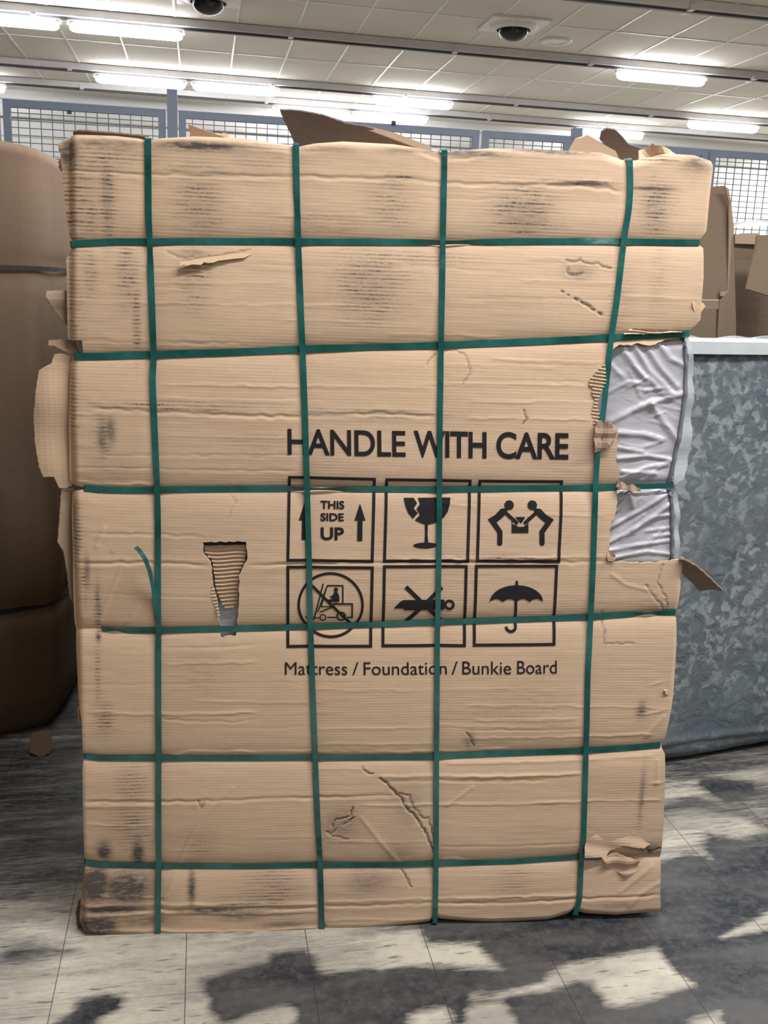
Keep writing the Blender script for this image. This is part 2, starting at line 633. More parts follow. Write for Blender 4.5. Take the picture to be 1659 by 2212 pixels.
ROWNAME = {'Z': 'nearest row, at the top right corner', 'A': 'row just past the dome cameras', 'B': 'row below the first one', 'C': 'farthest row, in front of the white wall'}
ax_row = [(c, s, 0), (-s, c, 0), (0, 0, 1)]
for r in 'ZABC':
    t = thing('light_track', 'long grey ceiling light track, the ' + ROWNAME[r], 'light track', (2, row_y(r, 2), CEIL), 'ceiling light tracks')
    m = MB()
    m.box((2, row_y(r, 2), CEIL - .04), (20, .15, .07), ax_row)
    m.build('channel', M['track'], t)
    m = MB()
    m.box((2, row_y(r, 2) - .0, CEIL - .086), (20, .045, .022), ax_row)
    m.build('lower_rail', M['track_dark'], t)
    for k, xx in enumerate((-1.6, .9, 2.65, 4.2, 6.2)):
        m = MB()
        m.box((xx, row_y(r, xx), CEIL - .07), (.05, .19, .05), ax_row)
        m.build('bracket', M['track'], t)

LAMPS = [('A', -60, 24, 133, 40, 'row past the dome cameras, cut by the left edge'),
         ('A', 143, 34, 400, 56, 'row past the dome cameras, second from the left edge'),
         ('A', 1330, 147, 1527, 160, 'row past the dome cameras, alone on the right'),
         ('B', 201, 156, 405, 170, 'second row, left of the gap above the mesh panel post'),
         ('B', 412, 174, 606, 187, 'second row, next one right of the mesh panel post'),
         ('B', 802, 209, 980, 219, 'second row, above the big dark carton flap'),
         ('B', 1484, 259, 1640, 269, 'second row, near the right edge'),
         ('C', -60, 172, 14, 181, 'farthest row, cut by the left edge above the mesh fence'),
         ('C', 588, 229, 757, 241, 'farthest row, touching the tip of the dark carton flap'),
         ('C', 763, 242, 926, 253, 'farthest row, behind the right slope of the dark flap'),
         ('C', 1242, 276, 1321, 281, 'farthest row, over the torn tan flaps'),
         ('C', 1324, 281, 1391, 287, 'farthest row, just right of the curled brown flap')]
for r, x0, y0, x1, y1, where in LAMPS:
    zl = CEIL - .158
    xa, xb = on_z(x0, y0, zl)[0], on_z(x1, y1, zl)[0]
    # the ends on the row's own line
    n = np.array([-TAN, 1.0, 0])
    xa = on_plane(x0, y0, (0, ROWS[r], 0), n)[0]
    xb = on_plane(x1, y1, (0, ROWS[r], 0), n)[0]
    xm = (xa + xb) / 2
    L = (xb - xa) - .05
    t = thing('fluorescent_lamp', 'glowing white tube lamp, ' + where, 'ceiling lamp', (xm, row_y(r, xm), zl), 'glowing tube lamps under the ceiling')
    m = MB()
    d = np.array([c, s, 0])
    p0 = np.array([xm, row_y(r, xm), zl])
    prof = [(-.5, .008), (-.497, .024), (-.490, .036), (-.474, .049), (-.45, .057), (-.42, .06), (0, .06), (.42, .06), (.45, .057), (.474, .049), (.490, .036), (.497, .024), (.5, .008)]
    m.tube([p0 + d * L * k for k, _ in prof], [rr for _, rr in prof], 14, True, .8)
    m.build('tube', M['lit'], t, True)
    for sg in (-1, 1):
        m = MB()
        m.box(p0 + d * sg * (L / 2 + .012) + (0, 0, .034), (.02, .05, .03), ax_row)
        m.build('end_cap', M['track'], t)

# ------------------------------------------------------------------ ceiling fittings
for (px, py), lab in (((1110, 56), 'black dome camera on a square white plate beside the round white disc'),
                      ((450, -4), 'black dome camera cut by the top edge, upper left')):
    p = on_z(px, py, CEIL - .02)
    t = thing('dome_camera', lab, 'security camera', (p[0], p[1], CEIL), 'dome cameras on the ceiling')
    m = MB()
    m.box((p[0], p[1], CEIL - .012), (.58, .58, .02))
    m.build('mounting_plate', M['white'], t)
    m = MB()
    m.lathe((p[0], p[1], CEIL - .022), [(.24, 0), (.235, -.02), (.20, -.035), (.165, -.04)], 40)
    m.build('trim_ring', M['white'], t, True)
    m = MB()
    m.lathe((p[0], p[1], CEIL - .050), [(.165, .02)] + [(.150 * math.cos(a), -.01 - .105 * math.sin(a)) for a in np.linspace(0, math.pi / 2 - .02, 12)] + [(0.0, -.115)], 40)
    m.build('smoked_dome', M['dome'], t, True)
p = on_z(1200, 88, CEIL)
t = thing('ceiling_speaker', 'round white disc on the ceiling right of the dome camera', 'ceiling speaker', (p[0], p[1], CEIL))
m = MB()
m.lathe((p[0], p[1], CEIL), [(.17, 0), (.17, -.012), (.15, -.02), (.09, -.018), (.082, -.012)], 40)
m.build('rim', M['bar'], t, True)
m = MB()
m.lathe((p[0], p[1], CEIL), [(.083, -.012), (.05, -.014), (.0, -.015)], 40)
m.build('grille', M['white'], t, True)

# ------------------------------------------------------------------ wire mesh fence
FY = 8.4
FTOP = 2.905


def fence_panel(x0, x1, label, dx=.083, dz=.053, z0=.06, top=FTOP, latch=None):
    t = thing('mesh_panel', label, 'fence panel', ((x0 + x1) / 2, FY, 0), 'wire mesh fence panels behind the cartons')
    fw = .055
    for nm, cc, ss in (('frame_rail', ((x0 + x1) / 2, FY, top - fw / 2), (x1 - x0, .04, fw)),
                       ('frame_rail', ((x0 + x1) / 2, FY, z0 + fw / 2), (x1 - x0, .04, fw)),
                       ('frame_stile', (x0 + fw / 2, FY, (top + z0) / 2), (fw, .04, top - z0 - 2 * fw)),
                       ('frame_stile', (x1 - fw / 2, FY, (top + z0) / 2), (fw, .04, top - z0 - 2 * fw))):
        m = MB()
        m.box(cc, ss)
        m.build(nm, M['steel'], t)
    m = MB()
    xx = x0 + fw + dx * .6
    while xx < x1 - fw:
        m.box((xx, FY, (top + z0) / 2), (.006, .006, top - z0 - fw))
        xx += dx
    zz = top - fw - dz * .7
    while zz > z0 + fw:
        m.box(((x0 + x1) / 2, FY - .006, zz), (x1 - x0 - fw, .006, .006))
        zz -= dz
    m.build('wire_mesh', M['wire'], t)
    if latch:
        for lx, up in latch:
            m = MB()
            m.box((lx, FY - .03, top - fw - .012 if not up else top + .012), (.032, .03, .026))
            m.build('catch', M['dark'], t)


def post(x0, x1, top, label):
    t = thing('fence_post', label, 'post', ((x0 + x1) / 2, FY, 0), 'blue-grey fence posts')
    m = MB()
    m.box(((x0 + x1) / 2, FY, top / 2), (x1 - x0, .08, top))
    m.build('shaft', M['steel'], t)
    m = MB()
    m.box(((x0 + x1) / 2, FY, .006), (x1 - x0 + .06, .14, .012))
    m.build('base_plate', M['steel'], t)


fence_panel(-2.86, -1.61, 'mesh fence panel in grey frame mostly cut by the left edge')
fence_panel(-1.475, -.275, 'mesh fence panel above the left brown carton', latch=[(-.99, False)])
fence_panel(-.175, 2.24, 'long mesh fence panel behind the big dark carton flap', latch=[(1.52, True)])
fence_panel(2.27, 3.03, 'mesh fence panel behind the torn tan flaps')
fence_panel(3.13, 4.27, 'mesh fence panel hidden behind the carton top right corner', dx=.075, dz=.046, top=2.87)
fence_panel(4.29, 6.4, 'mesh fence panel at the right edge over the brown cartons', dx=.075, dz=.046, top=2.87)
post(-1.60, -1.505, 2.96, 'blue-grey fence post at the left edge of the photo')
post(-.262, -.185, 3.05, 'tall blue-grey fence post between the two left mesh panels')
post(3.045, 3.12, 2.97, 'blue-grey fence post peeking over the torn tan flaps')

# ------------------------------------------------------------------ the big strapped carton: its face
BL = on_z(180, 2012, 0)
BR = on_z(1420, 1976, 0)
E_ = (BR - BL) / np.linalg.norm(BR - BL)
N0 = np.array([E_[1], -E_[0], 0.0])
LEAN = math.radians(2.6)
V_ = np.array([0, 0, 1.0]) * math.cos(LEAN) - N0 * math.sin(LEAN)
N_ = N0 * math.cos(LEAN) + np.array([0, 0, 1.0]) * math.sin(LEAN)


def UV(px, py, h=None):
    if h is None:          # the board stands about 14 mm proud of the plane, less at its rims
        xl, xr = 150 + (py - 300) * .02, 1530 - (py - 350) * .066
        h = .014 * min(1, max(0, min(px - xl, xr - px, py - 315, 2010 - py) / 45))
    p = on_plane(px, py, BL + N_ * h, N_) - BL
    return float(p @ E_), float(p @ V_)


def UVl(pts, h=None):
    return [UV(*p, h) for p in pts]


def P3(u, v, h):
    u = np.asarray(u, float)[..., None]
    v = np.asarray(v, float)[..., None]
    h = np.asarray(h, float)[..., None]
    return BL + E_ * u + V_ * v + N_ * h


PX = .00117      # metres per photo pixel on the carton's face
STRAP_V = [
    [(322, 304), (321, 419), (321, 470), (324, 530), (329, 655), (332, 776), (330, 815), (337.5, 984), (341.5, 1119), (342.5, 1400), (343, 1636), (343, 1870), (343, 2014)],
    [(639, 316), (641, 402), (644, 521), (650, 672), (655, 791), (659, 900), (666, 1153), (671, 1364), (675, 1480), (681, 1640), (686, 1767), (692, 1875), (695, 2000)],
    [(958, 328), (958, 436), (956, 537), (953.5, 672), (952, 790), (950, 900), (948, 1153), (944, 1406), (943, 1550), (942, 1767), (941, 1912), (938, 1989)],
    [(1358, 348), (1361, 402), (1358, 452), (1348, 513), (1341, 570), (1331, 654), (1321, 722), (1312, 800), (1299, 908), (1289, 977), (1284.5, 1091), (1276.6, 1313), (1269, 1450), (1266, 1594), (1260, 1811), (1255, 1865), (1251, 1940), (1241, 1973)]]
STRAP_H = [
    [(157, 528), (200, 524), (250, 522), (320, 522), (400, 521), (560, 521), (700, 522), (830, 523), (960, 524), (1100, 522), (1250, 521), (1340, 521), (1430, 523), (1508, 525)],
    [(165, 770), (240, 769), (332, 766), (500, 761), (655, 754), (800, 750), (950, 746), (1100, 740), (1240, 734), (1320, 729), (1400, 725), (1490, 720)],
    [(184, 1054), (230, 1059), (280, 1060), (340, 1059), (450, 1057), (580, 1056), (816, 1057), (947, 1058), (1280, 1054), (1455, 1049)],
    [(222, 1360), (283, 1363), (341, 1363), (560, 1358), (664, 1355), (943, 1345), (1280, 1334), (1403, 1325), (1457, 1321)],
    [(187, 1630), (215, 1637), (340, 1639), (560, 1639), (680, 1638), (940, 1636), (1060, 1630), (1262, 1623), (1367, 1616), (1426, 1608)],
    [(186, 1859), (215, 1868), (340, 1873), (560, 1873), (690, 1871), (940, 1867), (1100, 1863), (1259, 1853), (1300, 1856)]]
SV = [UVl(s_) for s_ in STRAP_V]
SH = [UVl(s_) for s_ in STRAP_H]

TOP = [(133, 300), (160, 292), (250, 295), (300, 300), (322, 306), (345, 300), (420, 296), (520, 300), (610, 312), (640, 318), (680, 311), (740, 307), (850, 313), (930, 325), (958, 330), (1000, 325), (1060, 321), (1200, 325), (1300, 330), (1345, 345), (1372, 346), (1440, 332), (1500, 336), (1536, 350)]
RIGHT_A = [(1538, 356), (1531, 400), (1526, 440), (1521, 500), (1512, 514), (1506, 522), (1508, 530), (1515, 536), (1513, 600), (1509, 650), (1508, 690), (1498, 704), (1492, 708)]
NOTCH = jag([(1492, 708), (1488, 722), (1460, 730), (1447, 733), (1428, 739), (1406, 747), (1381, 741), (1365, 747), (1340, 744), (1324, 757), (1314, 778), (1308, 829), (1293, 851), (1289, 882), (1298, 908), (1321, 913), (1335, 927), (1330, 949), (1332, 974), (1330, 993), (1337, 1015), (1338, 1038), (1334, 1052), (1333, 1064), (1332, 1101), (1327, 1120), (1318, 1129), (1316, 1174), (1311, 1193), (1327, 1212), (1368, 1215), (1419, 1215), (1454, 1207), (1473, 1202)], 1.8, 5, 4)
RIGHT_B = [(1471, 1215), (1464, 1300), (1462, 1318), (1453, 1326), (1458, 1332), (1457, 1400), (1452, 1480), (1450, 1500), (1444, 1532), (1432, 1600), (1426, 1608), (1430, 1618), (1433, 1625), (1431, 1720), (1427, 1800), (1424, 1860), (1421, 1920), (1422, 1962)]
BOTTOM = [(1395, 1970), (1330, 1977), (1262, 1974), (1242, 1968), (1225, 1976), (1180, 1986), (1060, 1990), (948, 1985), (938, 1981), (928, 1990), (800, 2003), (704, 2004), (694, 1992), (690, 2008), (560, 2018), (350, 2021), (343, 2016), (336, 2021), (260, 2016), (181, 2008)]
LEFT = [(173, 1985), (176, 1930), (184, 1872), (187, 1860), (184, 1850), (183, 1800), (180, 1660), (181, 1640), (187, 1631), (181, 1620), (180, 1560), (171, 1500), (166, 1430), (163, 1362), (160, 1350), (158, 1200), (155, 1100), (156, 1062), (186, 1056), (180, 1052), (155, 1046), (150, 1040), (150, 900), (152, 782), (163, 776), (180, 770), (179, 735), (160, 735), (147, 732), (145, 600), (143, 560), (148, 547), (158, 533), (159, 523), (149, 512), (141, 450), (136, 380), (131, 330)]
OUTLINE = UVl(TOP + RIGHT_A + NOTCH + RIGHT_B + BOTTOM + LEFT)
HANDLE_HOLE = UVl(jag([(438, 1171), (470, 1170), (532, 1169), (534, 1208), (517, 1241), (516, 1292), (514, 1333), (508, 1376), (494, 1374), (478, 1381), (475, 1353), (466, 1310), (462, 1275), (456, 1214), (441, 1197), (438, 1171)], 1.6, 6, 9)[:-1])

# creases: kind (G valley, R ridge, S ledge), depth mm, width px, points
CREASES = [
    ('G', 4, 6, [(135, 370), (314, 377), (557, 382), (700, 383), (830, 387), (928, 392), (952, 397), (1010, 398), (1100, 399), (1240, 402), (1316, 408), (1345, 415)]),
    ('R', 2, 5, [(1040, 392), (1184, 397), (1320, 392)]),
    ('G', 3, 5, [(360, 318), (480, 322), (560, 322), (636, 330)]), ('G', 3, 5, [(646, 330), (690, 326), (730, 326)]),
    ('G', 4, 6, [(900, 328), (930, 338), (956, 347), (1000, 343), (1060, 336)]),
    ('G', 3, 6, [(180, 318), (240, 312), (312, 318)]),
    ('G', 1.6, 5, [(294, 577), (388, 582)]), ('G', 1.3, 5, [(540, 571), (675, 576), (950, 578), (1100, 590)]),
    ('R', 1.2, 5, [(145, 652), (330, 655), (560, 659), (760, 661)]),
    ('R', 1.2, 5, [(1130, 556), (1220, 562)]), ('R', 1.3, 5, [(1120, 606), (1340, 614)]), ('R', 1.0, 5, [(1340, 640), (1510, 648)]),
    ('G', 1.2, 5, [(1000, 644), (1330, 648)]),
    ('G', 2, 5, [(149, 734), (320, 741), (520, 741)]),
    ('G', 5, 6, [(205, 883), (340, 889), (557, 899), (640, 900), (820, 893), (940, 900)]),
    ('R', 2, 5, [(155, 893), (236, 896)]), ('G', 1.5, 5, [(216, 982), (557, 985), (650, 983)]),
    ('G', 2, 5, [(152, 1007), (557, 1017), (640, 1016)]), ('R', 3, 5, [(152, 1040), (210, 1046), (337, 1047)]),
    ('G', 2.5, 5, [(199, 1151), (330, 1155), (439, 1159)]),
    ('G', 5, 6, [(155, 1213), (300, 1215), (452, 1221)]), ('G', 4.5, 6, [(534, 1220), (620, 1219), (700, 1216), (850, 1213), (1010, 1214), (1080, 1213), (1210, 1214), (1320, 1214)]),
    ('R', 2.5, 5, [(850, 1206), (1010, 1208), (1200, 1203), (1311, 1200)]),
    ('G', 1.5, 5, [(162, 1278), (330, 1285), (455, 1292)]),
    ('G', 3, 6, [(352, 1402), (430, 1398), (480, 1399), (500, 1396), (560, 1395)]), ('R', 1.6, 5, [(348, 1434), (557, 1430)]),
    ('G', 1, 5, [(162, 1474), (557, 1474), (800, 1473)]), ('R', 2.5, 5, [(189, 1533), (240, 1538), (338, 1543), (450, 1540), (557, 1537)]),
    ('G', 2.2, 5, [(348, 1552), (430, 1558), (506, 1559), (557, 1552)]), ('R', 2.2, 5, [(358, 1634), (385, 1632), (412, 1624), (557, 1626)]),
    ('G', 5, 6, [(182, 1724), (337, 1731), (450, 1728), (557, 1724), (690, 1722), (770, 1719), (855, 1715)]),
    ('R', 3, 6, [(182, 1735), (337, 1741)]), ('R', 2, 5, [(182, 1774), (334, 1784)]), ('R', 3, 5, [(186, 1927), (260, 1935), (358, 1937)]),
    ('R', 4, 6, [(182, 1950), (260, 1952), (557, 1953), (690, 1950)]), ('G', 4, 7, [(185, 1962), (420, 1963), (690, 1958)]),
    ('R', 3, 5, [(182, 1972), (337, 1969), (557, 1970), (690, 1966)]), ('R', 4, 5, [(185, 2002), (348, 2004), (560, 2003), (690, 1996)]),
    ('R', 2, 5, [(500, 1624), (690, 1624), (940, 1625), (1100, 1618)]), ('R', 4.5, 6, [(815, 1677), (880, 1676), (1100, 1676), (1262, 1670)]),
    ('G', 3, 5, [(822, 1686), (1100, 1687), (1180, 1684)]), ('R', 2.5, 5, [(771, 1738), (1100, 1736), (1260, 1730), (1425, 1722)]),
    ('R', 1.2, 5, [(702, 1817), (934, 1816)]), ('G', 2, 5, [(948, 1829), (1100, 1827), (1260, 1822)]), ('R', 2.5, 5, [(948, 1856), (985, 1855), (1010, 1860)]),
    ('G', 4.5, 6, [(699, 1956), (800, 1953), (898, 1950), (1060, 1948), (1250, 1942), (1420, 1926)]), ('R', 2.5, 5, [(699, 1946), (898, 1940), (1250, 1932)]),
    ('R', 1.6, 5, [(702, 1984), (934, 1982)]), ('R', 1.6, 5, [(1000, 1523), (1200, 1524), (1443, 1526)]), ('R', 2, 5, [(1000, 1594), (1260, 1592), (1414, 1584)]),
    ('G', 1.6, 5, [(1000, 1577), (1262, 1574)]), ('R', 2.2, 6, [(960, 1650), (1260, 1643), (1414, 1630)]),
    ('R', 2.2, 5, [(1020, 1556), (1250, 1552)]),
    ('R', 2, 5, [(1060, 776), (1150, 780), (1308, 783)]), ('R', 1.5, 5, [(1000, 868), (1150, 868), (1280, 870)]), ('R', 1.6, 5, [(1000, 903), (1277, 906)]),
    ('G', 1.4, 5, [(980, 822), (1270, 826)]), ('R', 1.6, 5, [(1160, 1112), (1310, 1113)]), ('R', 1.5, 5, [(1290, 1160), (1316, 1160)]),
    ('R', 1.5, 5, [(340, 830), (640, 835), (940, 838)]), ('R', 1.3, 5, [(340, 860), (640, 868)]), ('R', 1.2, 5, [(350, 940), (620, 948)]),
    ('R', 1.6, 5, [(680, 1574), (940, 1570)]), ('R', 1.6, 5, [(690, 1608), (940, 1606)]), ('R', 1.2, 5, [(680, 1660), (800, 1660)]),
    ('R', 1.6, 5, [(950, 1090), (1030, 1092)]), ('R', 2.2, 5, [(1380, 1545), (1436, 1530)]), ('R', 2.2, 5, [(1395, 1480), (1440, 1466)]),
    ('R', 3, 5, [(1398, 1692), (1420, 1688), (1432, 1682)]),
]
GASHES = [  # depth mm, width px, smear, points
    (5, 4, .8, [(783, 1658), (793, 1668), (805, 1670)]),
    (7, 5, .9, [(820, 1680), (836, 1690), (852, 1708), (862, 1718), (880, 1745), (895, 1760), (905, 1775), (918, 1797), (930, 1820), (937, 1842)]),
    (5, 4, .8, [(862, 1712), (884, 1716), (897, 1748), (912, 1765), (926, 1765), (932, 1792), (938, 1815)]),
    (6, 4, 1.0, [(762, 1742), (757, 1760), (748, 1764), (735, 1768), (722, 1772), (718, 1785)]), (6, 5, .9, [(764, 1764), (752, 1774), (742, 1780)]),
    (5, 4, .8, [(726, 1790), (714, 1803), (705, 1795)]), (4, 4, .6, [(716, 1805), (735, 1806), (750, 1812)]),
    (5, 4, .9, [(868, 1878), (875, 1888), (882, 1902), (889, 1914)]),
    (4, 4, .7, [(1222, 562), (1240, 566), (1252, 560), (1258, 565), (1285, 570), (1320, 579)]), (5, 5, .7, [(1226, 580), (1226, 592), (1245, 595), (1256, 590)]),
    (4, 5, 1.0, [(1213, 629), (1216, 632)]), (3, 4, 1.0, [(1225, 636), (1228, 638)]), (4, 5, 1.0, [(1240, 645), (1247, 649)]),
    (5, 5, 1.0, [(1254, 652), (1265, 658), (1272, 662), (1283, 670)]), (5, 5, 1.0, [(1292, 675), (1299, 680)]),
    (5, 4, .8, [(1008, 1582), (1017, 1594), (1024, 1612)]), (3, 4, .4, [(920, 790), (926, 778), (940, 764), (985, 755), (1006, 768), (1015, 800), (1000, 830)]),
    (4, 4, .3, [(362, 545), (390, 556), (430, 558), (470, 554), (540, 540)]),
    (3, 4, .8, [(1130, 885), (1138, 905), (1128, 915)]), (5, 5, .9, [(1393, 1828), (1402, 1838), (1412, 1834), (1420, 1828)]),
    (2.5, 4, .2, [(500, 1070), (510, 1085), (490, 1120)]), (5, 4, .5, [(429, 1728), (436, 1744), (440, 1730)]),
    (4, 4, .4, [(1430, 1218), (1420, 1262), (1438, 1290), (1440, 1318)]), (4, 4, .4, [(1395, 1262), (1422, 1300), (1440, 1325)]),
    (4, 4, .2, [(186, 1056), (200, 1058), (212, 1066)]), (3, 4, .5, [(1302, 1320), (1306, 1392), (1320, 1390), (1370, 1390)]),
]
DIAG = [(1.5, 5, [(780, 1765), (820, 1815), (868, 1872)]), (1.4, 5, [(358, 1935), (410, 1810), (440, 1760), (500, 1700)]),
        (1.0, 4, [(215, 1345), (240, 1280), (270, 1205)]), (1.0, 4, [(275, 1345), (300, 1310)]), (1.6, 4, [(208, 1180), (226, 1140)]),
        (1.4, 4, [(245, 1190), (280, 1150)]), (1.2, 4, [(1320, 1240), (1350, 1262), (1400, 1275)]), (1.5, 5, [(1395, 1590), (1430, 1545)]),
        (1.4, 4, [(1415, 1690), (1418, 1640)]), (2, 6, [(1420, 1900), (1380, 1930), (1360, 1955)]), (2.0, 6, [(1405, 1870), (1340, 1925)]),
        (1.4, 4, [(965, 1740), (1020, 1700)]), (1.6, 5, [(195, 2000), (215, 2010), (240, 1975)])]
DIRT = [(160, 430, 40, 130, .9), (240, 330, 90, 40, .55), (225, 350, 45, 25, .9), (232, 430, 16, 90, 1.0), (195, 470, 16, 45, .8), (440, 370, 70, 9, 1), (430, 440, 50, 70, .7),
        (840, 440, 45, 55, .65), (800, 620, 75, 75, .85), (1130, 460, 65, 50, 1.1), (1265, 396, 75, 7, 1.2), (1412, 408, 45, 7, 1.3), (1415, 448, 32, 55, 1.0), (1500, 350, 35, 30, .8),
        (1440, 345, 60, 8, .9), (275, 590, 22, 65, .8), (295, 690, 8, 65, 1.1), (420, 600, 28, 60, .75), (195, 590, 14, 45, .8), (163, 660, 20, 90, .6), (160, 870, 14, 90, .6),
        (225, 940, 16, 45, .9), (168, 1150, 14, 70, .8), (185, 1240, 10, 50, .9), (212, 1320, 8, 70, .9), (212, 1450, 6, 80, .7), (225, 1550, 20, 35, .9), (285, 1700, 35, 45, .7),
        (285, 1790, 45, 55, .8), (590, 1920, 55, 60, .75), (530, 1955, 60, 25, .7), (430, 1830, 35, 45, .5), (1385, 1530, 13, 22, 1.3), (1385, 1720, 8, 70, .8), (1340, 650, 30, 70, .45),
        (1420, 600, 20, 80, .35), (860, 383, 38, 6, 1.2), (560, 340, 60, 40, .4), (700, 480, 120, 30, .35), (880, 556, 140, 16, .6), (250, 1010, 60, 30, .3), (560, 960, 80, 30, .35),
        (1150, 1520, 100, 60, .35), (430, 1450, 60, 60, .3), (790, 1905, 60, 40, .5), (1110, 1900, 40, 50, .4), (380, 880, 160, 12, .8), (800, 895, 160, 10, .7), (1100, 1208, 120, 8, .9)]
SMEAR = [(430, 318, 85, 9, .9), (990, 331, 110, 8, .7), (1200, 328, 110, 8, .7), (240, 312, 90, 9, .5), (150, 330, 22, 34, .75), (208, 1905, 30, 48, 1.0), (275, 1918, 62, 44, .8), (240, 1962, 80, 10, .95), (215, 1992, 48, 24, .95), (310, 1985, 70, 14, .5),
         (414, 1918, 8, 40, .8), (460, 1964, 80, 7, .8), (520, 1972, 60, 16, .5), (225, 1840, 16, 26, .8), (298, 1845, 14, 36, .8), (800, 1905, 50, 22, .4), (860, 1845, 40, 26, .3), (1400, 1832, 28, 16, .6),
         (1404, 1838, 9, 6, 1.1), (1130, 465, 60, 40, .35), (1415, 450, 30, 45, .3), (1505, 352, 34, 18, .6), (800, 615, 60, 60, .22), (430, 440, 40, 50, .2), (1265, 396, 60, 4, .9), (1412, 408, 42, 4, .9), (232, 430, 10, 80, .3), (240, 930, 10, 26, .6),
         (222, 945, 9, 30, .6), (1385, 1715, 5, 60, .45), (700, 323, 60, 7, .4), (880, 328, 60, 6, .5), (740, 1775, 40, 40, .35), (1250, 590, 30, 14, .35), (1015, 1600, 12, 22, .4), (212, 1376, 5, 12, .8), (160, 1120, 6, 60, .4),
         (190, 1230, 6, 30, .6), (212, 1300, 4, 40, .5), (415, 545, 30, 6, .4), (880, 1740, 40, 60, .2), (1385, 1530, 10, 16, .5), (990, 745, 30, 4, .4), (620, 1990, 70, 8, .5), (1330, 1955, 60, 8, .4)]


def crease_band(u, v, pts, kind, amp, w):
    g = np.array(UVl(pts))
    a, b_ = g[0, 0], g[-1, 0]
    k = np.nonzero((u > a - .02) & (u < b_ + .02) & (v > g[:, 1].min() - .05) & (v < g[:, 1].max() + .05))
    if len(k[0]) == 0:
        return k, 0
    uu, vv = u[k], v[k]
    vc = np.interp(uu, g[:, 0], g[:, 1]) + (vnoise(uu * 45, g[0, 1] * 91) - .5) * .005
    fade = sstep(a - .01, a + .025, uu) * (1 - sstep(b_ - .025, b_ + .01, uu))
    mod = .55 + .8 * vnoise(uu * 14 + 5, g[0, 1] * 77)
    d = (vv - vc) / (w * .68 * PX)
    if kind == 'G':
        h = -np.exp(-d * d) * .55 + .25 * np.exp(-(d / 2.8) ** 2)
    else:
        h = np.exp(-d * d) * .6
    return k, h * amp * .001 * fade * mod


def face_h(u, v):
    """how far the carton's board bulges or is dented, metres"""
    u = np.asarray(u, float)
    v = np.asarray(v, float)
    h = np.zeros(u.shape)
    dm = np.full(u.shape, 9.0)
    for s_ in SH:
        g = np.array(s_)
        dm = np.minimum(dm, np.abs(v - np.interp(u, g[:, 0], g[:, 1])))
    h += .011 * (1 - np.exp(-dm / .022)) + .004 * (1 - np.exp(-dm / .09))
    dm = np.full(u.shape, 9.0)
    for s_ in SV:
        g = np.array(s_)[::-1]
        dm = np.minimum(dm, np.abs(u - np.interp(v, g[:, 1], g[:, 0])))
    h += .0030 * (1 - np.exp(-dm / .02)) + .003 * (1 - np.exp(-dm / .12))
    # rounded rims
    gt = np.array(UVl(TOP))
    dt = np.interp(u, gt[:, 0], gt[:, 1]) - v
    h -= .012 * np.clip(1 - dt / .020, 0, 1.6) ** 2
    gb = np.array(UVl(BOTTOM))[::-1]
    db = v - np.interp(u, gb[:, 0], gb[:, 1])
    h -= .010 * np.clip(1 - db / .02, 0, 1.5) ** 2
    gl = np.array(UVl([(158, 300), (160, 900), (172, 1400), (184, 2010)]))
    dl = u - np.interp(v, gl[::-1, 1], gl[::-1, 0])
    h -= .006 * np.clip(1 - dl / .012, 0, 1.6) ** 2
    gr = np.array(UVl([(1534, 350), (1512, 700), (1470, 1210), (1455, 1400), (1426, 1965)]))
    dr = np.interp(v, gr[::-1, 1], gr[::-1, 0]) - u
    h -= .005 * np.clip(1 - dr / .010, 0, 1.6) ** 2
    # softly buckled board
    h += (vnoise(u * 5, v * 9) - .5) * .0045 + (vnoise(u * 5 + 40, v * 28) - .5) * .0009 + (vnoise(u * 16 + 11, v * 110) - .5) * .0004
    # buckled fluting along the left rim
    side = np.exp(-np.clip(dl, 0, 1) / .06)
    h += side * (vnoise(u * 30, v * 60) - .5) * .0014
    for kind, amp, w, pts in CREASES:
        k, dh = crease_band(u, v, pts, kind, amp, w)
        h[k] += dh
    R = random.Random(5)
    for i in range(46):
        y = R.uniform(400, 1980)
        x0 = R.uniform(150, 1100)
        L = R.uniform(120, 460)
        if 900 < y < 1470 and x0 + L > 600:
            continue
        pts = [(x0, y), (x0 + L / 2, y + R.uniform(-3, 5)), (x0 + L, y + R.uniform(-4, 6))]
        k, dh = crease_band(u, v, pts, R.choice('GR'), R.uniform(.4, 1.2), 5)
        h[k] += dh
    for amp, w, sm, pts in GASHES:
        g = UVl(jag(pts, 2.6, 6, 5))
        ga = np.array(g)
        k = np.nonzero((u > ga[:, 0].min() - .03) & (u < ga[:, 0].max() + .03) & (v > ga[:, 1].min() - .03) & (v < ga[:, 1].max() + .03))
        if len(k[0]):
            d, _, _ = seg_near(g, u[k] + (vnoise(u[k] * 160, v[k] * 160) - .5) * .004, v[k] + (vnoise(u[k] * 150 + 7, v[k] * 150) - .5) * .004, False)
            d = d / (w * .52 * PX)
            h[k] += amp * .00065 * (-.75 * np.exp(-d * d) + .09 * np.exp(-((d - 1.9) / 1.2) ** 2))
    for amp, w, pts in DIAG:
        g = UVl(pts)
        ga = np.array(g)
        k = np.nonzero((u > ga[:, 0].min() - .03) & (u < ga[:, 0].max() + .03) & (v > ga[:, 1].min() - .03) & (v < ga[:, 1].max() + .03))
        if len(k[0]):
            d, _, _ = seg_near(g, u[k], v[k], False)
            h[k] += amp * .001 * np.exp(-(d / (w * PX)) ** 2)
    return h


def blob_attr(u, v, lst):
    out = np.zeros(u.shape)
    for px, py, rx, ry, s_ in lst:
        cu, cv = UV(px, py)
        q = ((u - cu) / (rx * PX)) ** 2 + ((v - cv) / (ry * PX)) ** 2
        out = np.maximum(out, s_ * np.minimum(1.0, 1.2 * np.exp(-q)))
    return out


